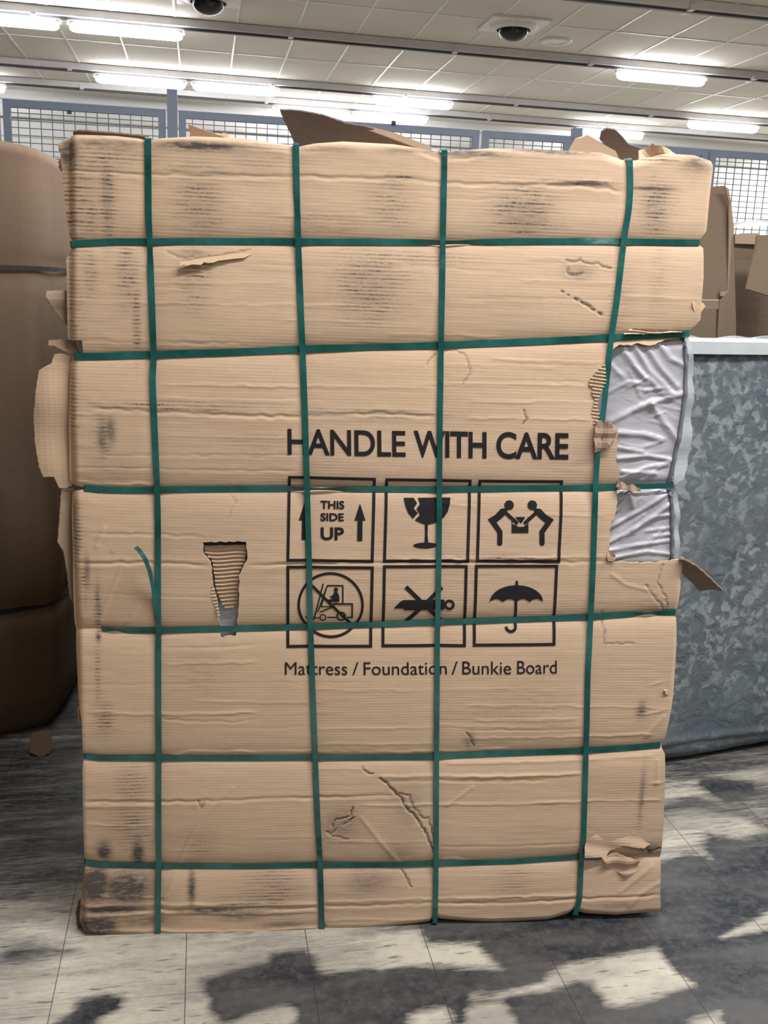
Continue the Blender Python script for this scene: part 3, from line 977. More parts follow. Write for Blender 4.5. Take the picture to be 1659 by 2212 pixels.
def panel(name, mat, parent, outline, holes, du, dv, hf, thick, smooth=True, attrs=None):
    """a bulging sheet of board cut to an outline, with a rim of its own thickness"""
    oa = np.array(outline)
    us = np.arange(oa[:, 0].min() - du, oa[:, 0].max() + 2 * du, du)
    vs = np.arange(oa[:, 1].min() - dv, oa[:, 1].max() + 2 * dv, dv)
    U, V = np.meshgrid(us, vs)
    cu = (U[:-1, :-1] + U[1:, 1:]) / 2
    cv = (V[:-1, :-1] + V[1:, 1:]) / 2
    keep = pip(outline, cu, cv)
    for h_ in holes:
        keep &= ~pip(h_, cu, cv)
    ny, nx = U.shape
    pad = np.zeros((ny + 1, nx + 1), int)
    pad[1:-1, 1:-1] = keep
    cnt = pad[:-1, :-1] + pad[:-1, 1:] + pad[1:, :-1] + pad[1:, 1:]
    bd = (cnt > 0) & (cnt < 4)
    k = np.nonzero(bd)
    best = np.full(len(k[0]), 1e9)
    bu, bv = U[k].copy(), V[k].copy()
    for pl in [outline] + list(holes):
        d, x_, y_ = seg_near(pl, U[k], V[k])
        m_ = d < best
        best[m_] = d[m_]
        bu[m_] = x_[m_]
        bv[m_] = y_[m_]
    ok = best < 1.6 * max(du, dv)
    U = U.copy()
    V = V.copy()
    U[k[0][ok], k[1][ok]] = bu[ok]
    V[k[0][ok], k[1][ok]] = bv[ok]
    used = cnt > 0
    ids = -np.ones((ny, nx), int)
    ids[used] = np.arange(used.sum())
    uu, vv = U[used], V[used]
    hh = hf(uu, vv)
    verts = P3(uu, vv, hh)
    j, i = np.nonzero(keep)
    q = np.stack([ids[j, i], ids[j, i + 1], ids[j + 1, i + 1], ids[j + 1, i]], 1)
    # rim
    ed = {}
    for f in q:
        for a, b_ in ((0, 1), (1, 2), (2, 3), (3, 0)):
            e = (f[a], f[b_])
            if (e[1], e[0]) in ed:
                del ed[(e[1], e[0])]
            else:
                ed[e] = 1
    n0 = len(verts)
    bi = sorted({a for e in ed for a in e})
    mp = {a: n0 + 2 * n for n, a in enumerate(bi)}
    extra = []
    for a in bi:
        extra += [verts[a], verts[a] - N_ * thick]
    rim = [(mp[b_], mp[a], mp[a] + 1, mp[b_] + 1) for a, b_ in ed]
    verts = np.concatenate([verts, np.array(extra)])
    o = mk(name, verts, list(map(tuple, q)) + rim, mat, parent, smooth)
    if attrs:
        u2 = np.concatenate([uu, np.repeat(uu[bi], 2)])
        v2 = np.concatenate([vv, np.repeat(vv[bi], 2)])
        for nm, fn in attrs.items():
            at = o.data.attributes.new(nm, 'FLOAT', 'POINT')
            at.data.foreach_set('value', fn(u2, v2).astype(np.float32))
    return o


carton = thing('mattress_carton', 'tall battered tan mattress carton bound by green straps, handling symbols on its front', 'carton', tuple(BL))


def smear_attr(u, v):
    out = blob_attr(u, v, SMEAR)
    for amp, w, sm, pts in GASHES:
        g = UVl(jag(pts, 2.6, 6, 5))
        d, _, _ = seg_near(g, u, v, False)
        out = np.maximum(out, sm * np.exp(-(d / (w * .42 * PX)) ** 2))
    return np.clip(out * 1.35, 0, 1.3)


panel('front_panel', M['card'], carton, OUTLINE, [HANDLE_HOLE], .0036, .0024, face_h, .006,
      attrs={'dirt': lambda u, v: blob_attr(u, v, DIRT), 'smear': smear_attr})

# the carton's other sides, each its own board
DEPTH = 1.12
ul, ur = UV(165, 1150)[0], UV(1490, 600)[0]
vtop = UV(700, 330)[1]
vbot = .004


def wall_sheet(name, p, parent=carton, mat=None):
    """a 6 mm board through four corners"""
    p = [np.asarray(q, float) for q in p]
    n = np.cross(p[1] - p[0], p[3] - p[0])
    n /= np.linalg.norm(n)
    vs = p + [q - n * .006 for q in p]
    return mk(name, vs, [(0, 1, 2, 3), (7, 6, 5, 4), (0, 4, 5, 1), (1, 5, 6, 2), (2, 6, 7, 3), (3, 7, 4, 0)], mat or M['card_plain'], parent)


def Q(u, v, h):
    return P3(np.array(u), np.array(v), np.array(h))


hb, hf0 = -DEPTH, -.022
vT = vtop - .012
uRt, uRb = UV(1524, 420)[0] - .012, UV(1424, 1900)[0] - .012
uLt, uLb = UV(140, 420)[0] + .014, UV(182, 1900)[0] + .012
nv0, nv1 = UV(1470, 1215)[1], UV(1490, 715)[1]


def uR(v):
    return uRb + (uRt - uRb) * (v - .1) / (vT - .1)


def uL(v):
    return uLb + (uLt - uLb) * (v - .1) / (vT - .1)


vB = .03
wall_sheet('side_panel', [Q(uL(vB), vB, hf0), Q(uL(vT), vT, hf0), Q(uL(vT), vT, hb), Q(uL(vB), vB, hb)])
wall_sheet('side_panel', [Q(uR(vB), vB, hf0), Q(uR(vB), vB, hb), Q(uR(nv0) - .02, nv0, hb), Q(uR(nv0) - .02, nv0, hf0)])
wall_sheet('side_panel', [Q(uR(nv1) - .01, nv1, hf0), Q(uR(nv1) - .01, nv1, hb), Q(uR(vT), vT, hb), Q(uR(vT), vT, hf0)])
wall_sheet('top_panel', [Q(uL(vT), vT, hf0), Q(uR(vT), vT, hf0), Q(uR(vT), vT, hb), Q(uL(vT), vT, hb)])
wall_sheet('bottom_panel', [Q(uL(vB), vB, hb), Q(uR(vB), vB, hb), Q(uR(vB), vB + .006, hf0), Q(uL(vB), vB - .02, hf0)])
wall_sheet('back_panel', [Q(uL(vB), vB, hb), Q(uL(vT), vT, hb), Q(uR(vT), vT, hb), Q(uR(vB), vB, hb)])


# ------------------------------------------------------------------ straps
def ribbon_strap(pts, width_px, horizontal, over_start, over_end, lift=.0022, twist=None, name='strap'):
    g = np.array(UVl(pts))
    seg = np.concatenate([[0], np.cumsum(np.hypot(*np.diff(g, axis=0).T))])
    s_ = np.arange(0, seg[-1], .006)
    # smooth interpolation
    u = np.interp(s_, seg, g[:, 0])
    v = np.interp(s_, seg, g[:, 1])
    for _ in range(6):
        u[1:-1] = (u[:-2] + 2 * u[1:-1] + u[2:]) / 4
        v[1:-1] = (v[:-2] + 2 * v[1:-1] + v[2:]) / 4
    tu, tv = np.gradient(u), np.gradient(v)
    L = np.hypot(tu, tv)
    nu, nv = -tv / L, tu / L
    w = width_px * PX / 2
    offs = np.array([-1, -.5, 0, .5, 1]) * w
    hs = np.stack([face_h(u + nu * o_, v + nv * o_) for o_ in offs])
    # a taut band bridges small dents
    hc = hs.max(0) + lift
    n = len(hc)
    k = 5
    hp = np.pad(hc, k, 'edge')
    hc = np.maximum.reduce([hp[i:i + n] for i in range(2 * k + 1)])
    hp = np.pad(hc, k, 'edge')
    hc = np.mean([hp[i:i + n] for i in range(2 * k + 1)], 0)
    tw = np.zeros(n)
    if twist:
        ctr = P3(u, v, hc)
        for (tx, ty, span, ang) in twist:
            cu, cv = UV(tx, ty)
            q = (u - cu) if horizontal else (v - cv)
            tw += ang * np.exp(-(q / (span * PX)) ** 2)
    ca, sa = np.cos(tw), np.sin(tw)
    A = P3(u + nu * w * ca, v + nv * w * ca, hc + w * sa)
    B = P3(u - nu * w * ca, v - nv * w * ca, hc - w * sa * .2)
    ctr = (A + B) / 2
    wd = (A - B) / 2
    back = []

    def wrap(c0, w0, dirn):
        out = []
        for st in ((.004, .004), (.007, .016), (.007, .06), (.007, .2), (.007, DEPTH)):
            out.append((c0 + dirn * st[0] - N_ * st[1], w0))
        return out
    d0 = (ctr[0] - ctr[1]) / np.linalg.norm(ctr[0] - ctr[1])
    d1 = (ctr[-1] - ctr[-2]) / np.linalg.norm(ctr[-1] - ctr[-2])
    cs = [(ctr[i], wd[i]) for i in range(n)]
    if over_start:
        cs = wrap(ctr[0], wd[0], d0)[::-1] + cs
    if over_end:
        cs = cs + wrap(ctr[-1], wd[-1], d1)
    vs, fs = [], []
    for i, (cc, ww) in enumerate(cs):
        t = cs[min(i + 1, len(cs) - 1)][0] - cs[max(i - 1, 0)][0]
        nn = np.cross(t, ww)
        nn /= (np.linalg.norm(nn) + 1e-12)
        if np.dot(nn, N_) < 0 and abs(np.dot(nn, N_)) > .3:
            nn = -nn
        vs += [cc + ww, cc - ww, cc - ww - nn * .0011, cc + ww - nn * .0011]
    for i in range(len(cs) - 1):
        a = 4 * i
        for k2 in range(4):
            fs.append((a + k2, a + (k2 + 1) % 4, a + 4 + (k2 + 1) % 4, a + 4 + k2))
    fs += [(0, 1, 2, 3), tuple(len(vs) - 4 + k2 for k2 in (3, 2, 1, 0))]
    return mk(name, vs, fs, M['strap'], carton)


for i, s_ in enumerate(STRAP_H):
    ribbon_strap(s_, (12.5, 13.5, 12, 12.5, 13, 12)[i], True, True, i != 5, .0022,
                 {0: [(980, 524, 60, 1.0), (1300, 521, 40, -.3)], 2: [(690, 1057, 60, 1.1)], 1: [(800, 750, 60, .3)], 3: [(1400, 1326, 30, .9), (250, 1362, 24, .8)]}.get(i))
for i, s_ in enumerate(STRAP_V):
    ribbon_strap(s_, (12, 12, 11.5, 12)[i], False, True, True, .0040, {0: [(322, 545, 22, .5)], 1: [(644, 450, 26, .45)], 2: [(958, 360, 22, .35)], 3: [(1290, 950, 40, .5)]}.get(i))
# loose end of a strap curling away to the left of the first upright strap
tail = [(293, 1182, .045), (300, 1188, .05), (313, 1207, .05), (323, 1233, .042), (331, 1270, .03), (336, 1310, .018), (339, 1342, .012)]
m = MB()
cs = []
for px, py, hh in tail:
    u_, v_ = UV(px, py, hh)
    cs.append(Q(u_, v_, hh))
vs, fs = [], []
for i, p in enumerate(cs):
    t_ = cs[min(i + 1, len(cs) - 1)] - cs[max(i - 1, 0)]
    side = np.cross(t_, N_ + E_ * .9)
    side /= np.linalg.norm(side)
    wdt = .0055
    nn = np.cross(t_, side)
    nn /= np.linalg.norm(nn)
    vs += [p + side * wdt, p - side * wdt, p - side * wdt - nn * .0011, p + side * wdt - nn * .0011]
for i in range(len(cs) - 1):
    for k2 in range(4):
        fs.append((4 * i + k2, 4 * i + (k2 + 1) % 4, 4 * i + 4 + (k2 + 1) % 4, 4 * i + 4 + k2))
tag(mk('strap_end', vs, fs, M['strap'], carton), 'loose curling end of a green strap')


# ------------------------------------------------------------------ printing on the carton
def lay_print(name, tris_px, parent=carton, label=None, lift=.0011):
    """tris_px: (points in photo pixels, faces); laid on the board like ink"""
    pts, faces = tris_px
    bm = bmesh.new()
    g = [UV(x_, y_) for x_, y_ in pts]
    vs = [bm.verts.new((a, b_, 0)) for a, b_ in g]
    for f in faces:
        try:
            bm.faces.new([vs[i] for i in f])
        except ValueError:
            pass
    bmesh.ops.triangulate(bm, faces=bm.faces)
    for _ in range(7):
        es = [e for e in bm.edges if e.calc_length() > .007]
        if not es:
            break
        bmesh.ops.subdivide_edges(bm, edges=es, cuts=1)
        bmesh.ops.triangulate(bm, faces=bm.faces)
    bm.verts.ensure_lookup_table()
    co = np.array([v_.co[:2] for v_ in bm.verts])
    fs = [tuple(v_.index for v_ in f.verts) for f in bm.faces]
    bm.verts.index_update()
    fs = [tuple(v_.index for v_ in f.verts) for f in bm.faces]
    bm.free()
    h = face_h(co[:, 0], co[:, 1])
    h = np.maximum.reduce([h, face_h(co[:, 0], co[:, 1] + .0025), face_h(co[:, 0], co[:, 1] - .0025)]) + lift
    o = mk(name, P3(co[:, 0], co[:, 1], h), fs, M['ink'], parent)
    # every face looks out of the board
    bm = bmesh.new()
    bm.from_mesh(o.data)
    for f in bm.faces:
        if f.normal.dot(Vector(N_)) < 0:
            f.normal_flip()
    bm.to_mesh(o.data)
    bm.free()
    if label:
        o['label'] = label
    return o


def glyphs(s_, bold=0.0, space=1.0):
    cu = bpy.data.curves.new('letters', 'FONT')
    cu.body = s_
    cu.offset = bold
    cu.resolution_u = 6
    cu.space_character = space
    ob = bpy.data.objects.new('letters', cu)
    COL.objects.link(ob)
    dg = bpy.context.evaluated_depsgraph_get()
    dg.update()
    me = bpy.data.meshes.new_from_object(ob.evaluated_get(dg))
    v_ = np.array([p.co[:] for p in me.vertices])
    f_ = [tuple(p.vertices) for p in me.polygons]
    bpy.data.objects.remove(ob)
    bpy.data.curves.remove(cu)
    bpy.data.meshes.remove(me)
    return v_, f_


CAP = glyphs('H')[0][:, 1].max()


def word(s_, bl, br, tl, bold=.0, space=1.0):
    """s_ set so that its ink spans bl..br on the baseline; tl gives the cap height"""
    v_, f_ = glyphs(s_, bold, space)
    x0, x1 = v_[:, 0].min(), v_[:, 0].max()
    a = (v_[:, 0] - x0) / (x1 - x0)
    b_ = v_[:, 1] / CAP
    bl, br, tl = (np.array(q, float) for q in (bl, br, tl))
    p = bl + np.outer(a, br - bl) + np.outer(b_, tl - bl)
    return [tuple(q) for q in p], f_


def join(lst):
    P, Fc = [], []
    for p, f in lst:
        k = len(P)
        P += p
        Fc += [tuple(k + i for i in q) for q in f]
    return P, Fc


lay_print('printed_lettering', join([
    word('HANDLE', (621.5, 980), (876, 985), (621, 927), .016, .97),
    word('WITH', (893, 985), (1050, 988), (893, 931.5), .022, .95),
    word('CARE', (1071, 988), (1227, 990.5), (1071, 934.5), .022, .95)]), label='bold black line reading HANDLE WITH CARE')
lay_print('printed_lettering', join([
    word('Mattress', (615.5, 1456), (750, 1456), (615.5, 1429)), word('/', (761, 1456), (774, 1456), (761, 1429)),
    word('Foundation', (785.5, 1456), (965, 1455.5), (785, 1429)), word('/', (975, 1455.5), (988, 1455.5), (975, 1428)),
    word('Bunkie', (998, 1455), (1103, 1454.5), (998, 1427.5)), word('Board', (1116, 1454), (1201.5, 1453), (1116, 1426))]),
    label='black line reading Mattress / Foundation / Bunkie Board')


# symbols, drawn in the coordinates of a 2.37x enlargement of the print
def Z(pts):
    return [(580 + x_ / 2.37, 900 + y_ / 2.37) for x_, y_ in pts]


def poly(pts):
    """a filled outline that may be concave"""
    from mathutils.geometry import tessellate_polygon
    q = Z(pts)
    t3 = tessellate_polygon([[Vector((x_, y_, 0)) for x_, y_ in q]])
    return q, [tuple(t) for t in t3]


def stroke(pts, w, closed=False):
    p = [np.array(q, float) for q in pts]
    n = len(p)
    L, R = [], []
    for i in range(n):
        if closed:
            a, b_ = p[i - 1], p[(i + 1) % n]
        else:
            a, b_ = p[max(i - 1, 0)], p[min(i + 1, n - 1)]
        d0 = p[i] - a if (closed or i > 0) else b_ - p[i]
        d1 = b_ - p[i] if (closed or i < n - 1) else d0
        d0 = d0 / np.linalg.norm(d0)
        d1 = d1 / np.linalg.norm(d1)
        n0, n1 = np.array([-d0[1], d0[0]]), np.array([-d1[1], d1[0]])
        mm = n0 + n1
        mm /= np.linalg.norm(mm)
        k = w / 2 / max(.4, mm @ n0)
        L.append(tuple(p[i] + mm * k))
        R.append(tuple(p[i] - mm * k))
    fs = [(i, (i + 1) % n, n + (i + 1) % n, n + i) for i in range(n if closed else n - 1)]
    return Z(L + R), fs


def circ(cx, cy, r, n=36, r2=None):
    r2 = r if r2 is None else r2
    return [(cx + r * math.cos(2 * math.pi * k / n), cy + r2 * math.sin(2 * math.pi * k / n)) for k in range(n)]


def capsule(pts, w):
    """a stroke with round ends"""
    out = [stroke(pts, w)]
    for q in (pts[0], pts[-1]):
        out.append(poly(circ(q[0], q[1], w / 2, 16)))
    return join(out)


def inset(q, d):
    c0 = np.mean(np.array(q, float), 0)
    return [tuple(np.array(a, float) + np.sign(c0 - np.array(a)) * d) for a in q]


def frame(q, w=15):
    return stroke(inset(q, w / 2), w, True)


fr = [[(100, 303), (550, 313), (537, 745), (92, 740)], [(598, 315), (1040, 322), (1025, 746), (585, 744)], [(1075, 323), (1510, 327), (1490, 747), (1060, 744)],
      [(92, 760), (538, 763), (530, 1180), (92, 1182)], [(585, 757), (1018, 757), (1010, 1178), (578, 1178)], [(1055, 755), (1480, 755), (1467, 1170), (1045, 1175)]]


def arrow(x_, y0, y1, hw=28, sw=12.5, hy=530):
    return poly([(x_, y0), (x_ + hw, hy), (x_ + sw, hy), (x_ + sw - 1, y1), (x_ - sw - 2, y1), (x_ - sw, hy), (x_ - hw, hy)])


def word_z(s_, bl, br, tl, bold):
    return word(s_, Z([bl])[0], Z([br])[0], Z([tl])[0], bold)


lay_print('handling_symbol', join([frame(fr[0]), arrow(468, 443, 634), arrow(184, 440, 630),
                                   word_z('THIS', (266, 470), (388, 471), (266, 432), .03), word_z('SIDE', (266, 532), (385, 532), (266, 495), .03),
                                   word_z('UP', (267, 627), (386, 627), (267, 568), .03)]), label='printed square reading THIS SIDE UP between two arrows')
bowl = [(765, 415), (932, 415), (928, 450), (918, 485), (900, 512), (880, 531), (855, 543), (820, 550), (790, 547), (748, 528), (775, 500), (757, 470), (776, 446)]
lay_print('handling_symbol', join([frame(fr[1]), poly(bowl), poly([(692, 415), (743, 415), (760, 442), (742, 468), (764, 492), (738, 520), (715, 492), (700, 455)]),
                                   poly([(799, 545), (815, 545), (813, 600), (817, 648), (797, 648), (800, 600)]), poly(circ(802, 657, 62, 40, 15))]), label='printed square with a cracked wine glass')


def porter(sx):
    X = lambda q: [(1290 + sx * (a - 1290), b_) for a, b_ in q]
    sh = [(1205, 490), (1141, 528), (1183, 588), (1182, 645)]
    parts = [capsule(X(sh), 26), poly(circ(1290 + sx * (1231 - 1290), 452, 24)), capsule(X([(1203, 482), (1268, 541)]), 18),
             poly(X([(1190, 470), (1212, 468), (1225, 478), (1200, 512), (1160, 545), (1135, 528)]))]
    return join(parts)


lay_print('handling_symbol', join([frame(fr[2]), porter(1), porter(-1), poly([(1262, 512), (1312, 512), (1300, 534), (1290, 545), (1280, 534)]),
                                   poly([(1243, 548), (1262, 552), (1276, 562), (1303, 562), (1316, 552), (1328, 548), (1328, 593), (1243, 593)]),
                                   poly([(1243, 512), (1247, 512), (1247, 550), (1243, 550)]), poly([(1324, 512), (1328, 512), (1328, 550), (1324, 550)])]),
          label='printed square with two figures carrying a box')
fork = [frame(fr[3]), stroke(circ(318, 963, 163, 64), 13, True), stroke([(210, 850), (432, 1072)], 14),
        stroke([(280, 852), (232, 1042)], 7), stroke([(296, 875), (252, 1000)], 6), stroke([(300, 862), (380, 862), (380, 952)], 7), stroke([(300, 862), (270, 972), (330, 972)], 6),
        stroke([(330, 956), (428, 956), (428, 1028), (402, 1028)], 8), stroke([(345, 1028), (300, 1028)], 7), stroke([(330, 956), (330, 972), (262, 1000)], 6),
        stroke(circ(278, 1029, 15, 24), 6, True), stroke(circ(372, 1022, 21, 28), 8, True), stroke([(188, 1028), (258, 1032)], 6),
        poly(circ(345, 883, 11, 18)), poly([(335, 896), (354, 896), (362, 920), (362, 946), (300, 946), (304, 934), (330, 930), (310, 918), (326, 914)])]
lay_print('handling_symbol', join(fork), label='printed square with a crossed-out forklift in a ring')
knife = [frame(fr[4]), stroke([(702, 868), (888, 1050)], 21), stroke([(888, 872), (702, 1052)], 21),
         poly([(640, 979), (672, 945), (690, 935), (900, 935), (900, 989), (700, 989), (684, 979)]),
         join([stroke([(925 + 21 * math.cos(a), 962 + 21 * math.sin(a)) for a in np.linspace(0, 2 * math.pi, 28, endpoint=False)], 13, True)])]
lay_print('handling_symbol', join(knife), label='printed square with a crossed-out box knife')
can = [(1130, 946)] + [(1268 + 136 * math.cos(a), 946 - 86 * math.sin(a)) for a in np.linspace(math.pi - .15, .15, 22)] + [(1404, 946)]
for k in range(4):
    x0 = 1404 - k * 68.5
    can += [(x0 - 68.5 * f_, 946 - 16 * math.sin(math.pi * f_)) for f_ in (.12, .3, .5, .7, .88, 1.0)][:-1 if k == 3 else None]
umb = [frame(fr[5]), poly(can), poly([(1262, 838), (1275, 838), (1275, 870), (1262, 870)]),
       stroke([(1265, 925), (1265, 1075)] + [(1241 + 24 * math.cos(a), 1075 + 24 * math.sin(a)) for a in np.linspace(.2, math.pi, 12)], 14)]
lay_print('handling_symbol', join(umb), label='printed square with an open umbrella')


# ------------------------------------------------------------------ torn board pieces
def sheet(name, px_pts, p0, n, mat, parent=carton, thick=.005, bend=None, label=None, fray=0.0, step=.012):
    """a torn piece of board lying in its own plane through p0"""
    n = np.asarray(n, float) / np.linalg.norm(n)
    if np.dot(n, EYE - np.asarray(p0)) < 0:
        n = -n
    a1 = np.cross((0, 0, 1.0), n)
    a1 /= np.linalg.norm(a1)
    a2 = np.cross(n, a1)
    pp = px_pts
    if fray:
        pp = jag(list(px_pts) + [px_pts[0]], fray, 5, len(px_pts))[:-1]
    P = [on_plane(x_, y_, p0, n) - np.asarray(p0) for x_, y_ in pp]
    g = [(float(q @ a1), float(q @ a2)) for q in P]
    from mathutils.geometry import delaunay_2d_cdt
    ga = np.array(g)
    inner = []
    xs = np.arange(ga[:, 0].min(), ga[:, 0].max(), step)
    ys = np.arange(ga[:, 1].min(), ga[:, 1].max(), step)
    if len(xs) and len(ys):
        X, Y = np.meshgrid(xs, ys)
        k = pip(g, X, Y)
        d, _, _ = seg_near(g, X[k], Y[k])
        inner = [(a, b_) for a, b_, q in zip(X[k], Y[k], d) if q > step * .4]
    pts = [Vector(q) for q in g + inner]
    r = delaunay_2d_cdt(pts, [], [list(range(len(g)))], 1, 1e-6)
    v2 = np.array([q[:] for q in r[0]])
    f2 = [tuple(f) for f in r[2]]
    hh = np.zeros(len(v2)) if bend is None else bend(v2[:, 0], v2[:, 1])
    front = np.asarray(p0) + np.outer(v2[:, 0], a1) + np.outer(v2[:, 1], a2) + np.outer(hh, n)
    backv = front - n * thick
    # outward winding
    ff = []
    for f in f2:
        q = front[list(f)]
        if np.cross(q[1] - q[0], q[2] - q[0]) @ n < 0:
            f = f[::-1]
        ff.append(f)
    N = len(front)
    ed = {}
    for f in ff:
        for i in range(len(f)):
            e = (f[i], f[(i + 1) % len(f)])
            if (e[1], e[0]) in ed:
                del ed[(e[1], e[0])]
            else:
                ed[e] = 1
    faces = ff + [tuple(N + i for i in f[::-1]) for f in ff] + [(b_, a, a + N, b_ + N) for a, b_ in ed]
    o = mk(name, np.concatenate([front, backv]), faces, mat, parent)
    if label:
        o['label'] = label
    return o


# left side: torn pieces of the side panel pushed outwards
pl = Q(*UV(150, 900), -.012)
sheet('torn_flap', [(155, 770), (135, 764), (118, 765), (112, 785), (86, 800), (78, 850), (75, 900), (78, 960), (86, 1012), (95, 1032), (117, 1030), (128, 1054), (140, 1056), (156, 1050)], pl, N_ + E_ * .35, M['card_plain'], fray=.8,
      bend=lambda a, b_: -.02 * (np.clip(a + .02, -1, 0) / .06) ** 2 + .003 * np.sin(b_ * 40), label='wide torn tan flap standing out on the left side')
sheet('torn_flap', [(158, 626), (100, 629), (97, 640), (106, 652), (120, 672), (134, 690), (148, 708), (158, 715)], Q(*UV(150, 660), -.02), N_ + E_ * .6 - V_ * .1, M['card_mid'], fray=.8,
      bend=lambda a, b_: .004 * np.sin(b_ * 90))
sheet('torn_flap', [(168, 735), (132, 733), (105, 735), (104, 746), (120, 748), (135, 757), (150, 764), (172, 772)], Q(*UV(150, 750), -.016), N_ + E_ * .2 + V_ * .4, M['card_mid'], fray=1.2)
sheet('torn_flap', [(160, 1056), (133, 1058), (130, 1100), (125, 1172), (138, 1192), (146, 1240), (152, 1292), (164, 1310)], Q(*UV(150, 1160), -.02), N_ + E_ * .7, M['card_mid'], fray=.8)
sheet('torn_flap', [(188, 1506), (178, 1504), (170, 1512), (167, 1530), (172, 1560), (176, 1568), (188, 1570)], Q(*UV(178, 1535), .004), N_ - E_ * .3, M['card_mid'], fray=1.6,
      bend=lambda a, b_: .006 * np.sin(a * 300 + b_ * 120))
sheet('torn_flap', [(186, 1930), (176, 1935), (168, 1950), (163, 1972), (165, 1995), (172, 2012), (190, 2012)], Q(*UV(176, 1980), -.012), N_ - E_ * .4, M['card_dark'], fray=1.2)
# right side
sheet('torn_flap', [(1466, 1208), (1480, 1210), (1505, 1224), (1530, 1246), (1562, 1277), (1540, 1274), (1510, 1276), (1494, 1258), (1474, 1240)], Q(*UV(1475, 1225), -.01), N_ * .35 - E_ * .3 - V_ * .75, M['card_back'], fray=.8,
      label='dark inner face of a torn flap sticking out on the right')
sheet('torn_flap', [(1496, 655), (1508, 651), (1520, 655), (1524, 662), (1516, 672), (1508, 678), (1500, 672)], Q(*UV(1508, 664), .012), N_ + E_ * .4, M['card_plain'], fray=1.4)
sheet('torn_flap', [(1446, 1490), (1436, 1492), (1438, 1500), (1452, 1505), (1452, 1488)], Q(*UV(1446, 1497), .014), N_ + E_ * .5, M['card_plain'], fray=.8)
# piece hanging over the strap and the crumbs beside the plastic
sheet('torn_flap', [(1287, 912), (1302, 909), (1322, 914), (1334, 927), (1331, 950), (1320, 955), (1316, 968), (1298, 974), (1286, 978), (1282, 945)], Q(*UV(1305, 940), .026), N_ + E_ * .1, M['card_mid'], fray=1.2,
      bend=lambda a, b_: .003 * np.sin(a * 160) + .002 * np.sin(b_ * 200), label='torn scrap of board hanging over an upright strap')
sheet('torn_flap', [(1334, 1038), (1346, 1042), (1356, 1048), (1366, 1046), (1382, 1054), (1383, 1062), (1366, 1062), (1352, 1056), (1340, 1058), (1332, 1050)], Q(*UV(1356, 1050), .022), N_ + V_ * .3, M['card_mid'], fray=1.8,
      bend=lambda a, b_: .004 * np.sin(a * 260))
sheet('torn_flap', [(1312, 1192), (1322, 1190), (1330, 1198), (1328, 1210), (1316, 1212), (1310, 1204)], Q(*UV(1320, 1201), .020), N_ + V_ * .4, M['card_mid'], fray=1.4,
      bend=lambda a, b_: .005 * np.sin(a * 300))
# lower right corner: outer liner torn and lifted
sheet('torn_liner', jag([(1262, 1852), (1262, 1832), (1266, 1812), (1290, 1803), (1340, 1799), (1372, 1798), (1392, 1812), (1420, 1800), (1424, 1816), (1390, 1832), (1345, 1826), (1316, 1842), (1310, 1852), (1284, 1852)], 1.0, 6, 3), Q(*UV(1340, 1830), .019), N_ + V_ * .12, M['card_plain'], thick=.0015, step=.008,
      bend=lambda a, b_: .004 * np.sin(a * 45) + .002 * np.sin(b_ * 120 + a * 30), label='lifted outer liner at the lower right corner')
sheet('torn_liner', jag([(1300, 1852), (1330, 1846), (1360, 1852), (1384, 1862), (1376, 1882), (1350, 1890), (1322, 1880), (1304, 1874)], 1.6, 6, 6), Q(*UV(1340, 1866), .019), N_ - V_ * .15, M['card_plain'], thick=.0015, step=.008,
      bend=lambda a, b_: .004 * np.sin(a * 90) + .003 * np.sin(b_ * 160))
# liner torn open below the top cross strap
sheet('torn_liner', [(389, 575), (396, 572), (404, 574), (414, 571), (434, 572), (441, 566), (449, 568), (462, 567), (471, 563), (490, 561), (503, 559), (528, 557), (539, 551), (552, 545), (538, 545), (500, 549), (460, 554), (430, 559), (388, 566)], Q(*UV(460, 556), .0195), N_ + V_ * .55, M['card_plain'], thick=.0018, step=.008,
      label='lip of outer liner torn open below the top cross strap')
# bottom lip between the first two straps
sheet('torn_flap', [(352, 2012), (560, 2010), (640, 2004), (688, 1992), (692, 1996), (690, 2010), (560, 2021), (352, 2024)], Q(*UV(520, 2012), .014), N_ + V_ * .9, M['card_plain'], fray=.5)


# exposed fluting where the outer liner is gone
def fluting(name, px_pts, h, pitch_px, seed=2, amp=.0022, slope=0.0):
    g = UVl(jag(list(px_pts) + [px_pts[0]], 1.0, 5, seed)[:-1])

    def hf(u, v):
        return h + amp * np.sin(2 * math.pi * (v + .002 * np.sin(u * 60)) / (pitch_px * PX)) + slope * (v - g[0][1])
    return panel(name, M['card_plain'], carton, g, [], .004, .0018, hf, .004)


tag(fluting('exposed_fluting', [(1306, 786), (1296, 795), (1284, 805), (1272, 822), (1271, 830), (1279, 838), (1276, 850), (1284, 860), (1279, 880), (1275, 892), (1281, 905), (1282, 936), (1290, 936), (1298, 908), (1290, 880), (1296, 848), (1308, 826)], .0185, 7.2), 'bare corrugation along the torn right edge')
tag(fluting('exposed_fluting', [(1346, 722), (1352, 714), (1372, 709), (1400, 712), (1430, 713), (1468, 711), (1480, 716), (1440, 719), (1400, 722)], .0165, 6), 'bare corrugation above the second cross strap')
tag(fluting('torn_strip', [(441, 1180), (531, 1178), (532, 1196), (529, 1212), (517, 1236), (517, 1262), (515, 1290), (512, 1308), (503, 1316), (490, 1321), (480, 1312), (474, 1296), (466, 1275), (463, 1245), (458, 1214), (442, 1196)], .007, 8.5, 5, .0030, .05), 'torn tongue of bare corrugation hanging in the hand hole')
fluting('exposed_fluting', [(457, 1264), (464, 1272), (470, 1300), (475, 1330), (472, 1332), (464, 1306), (457, 1284)], .0175, 7, 8)

# top flaps, seen over the upper edge
zt = BL[2] + vtop


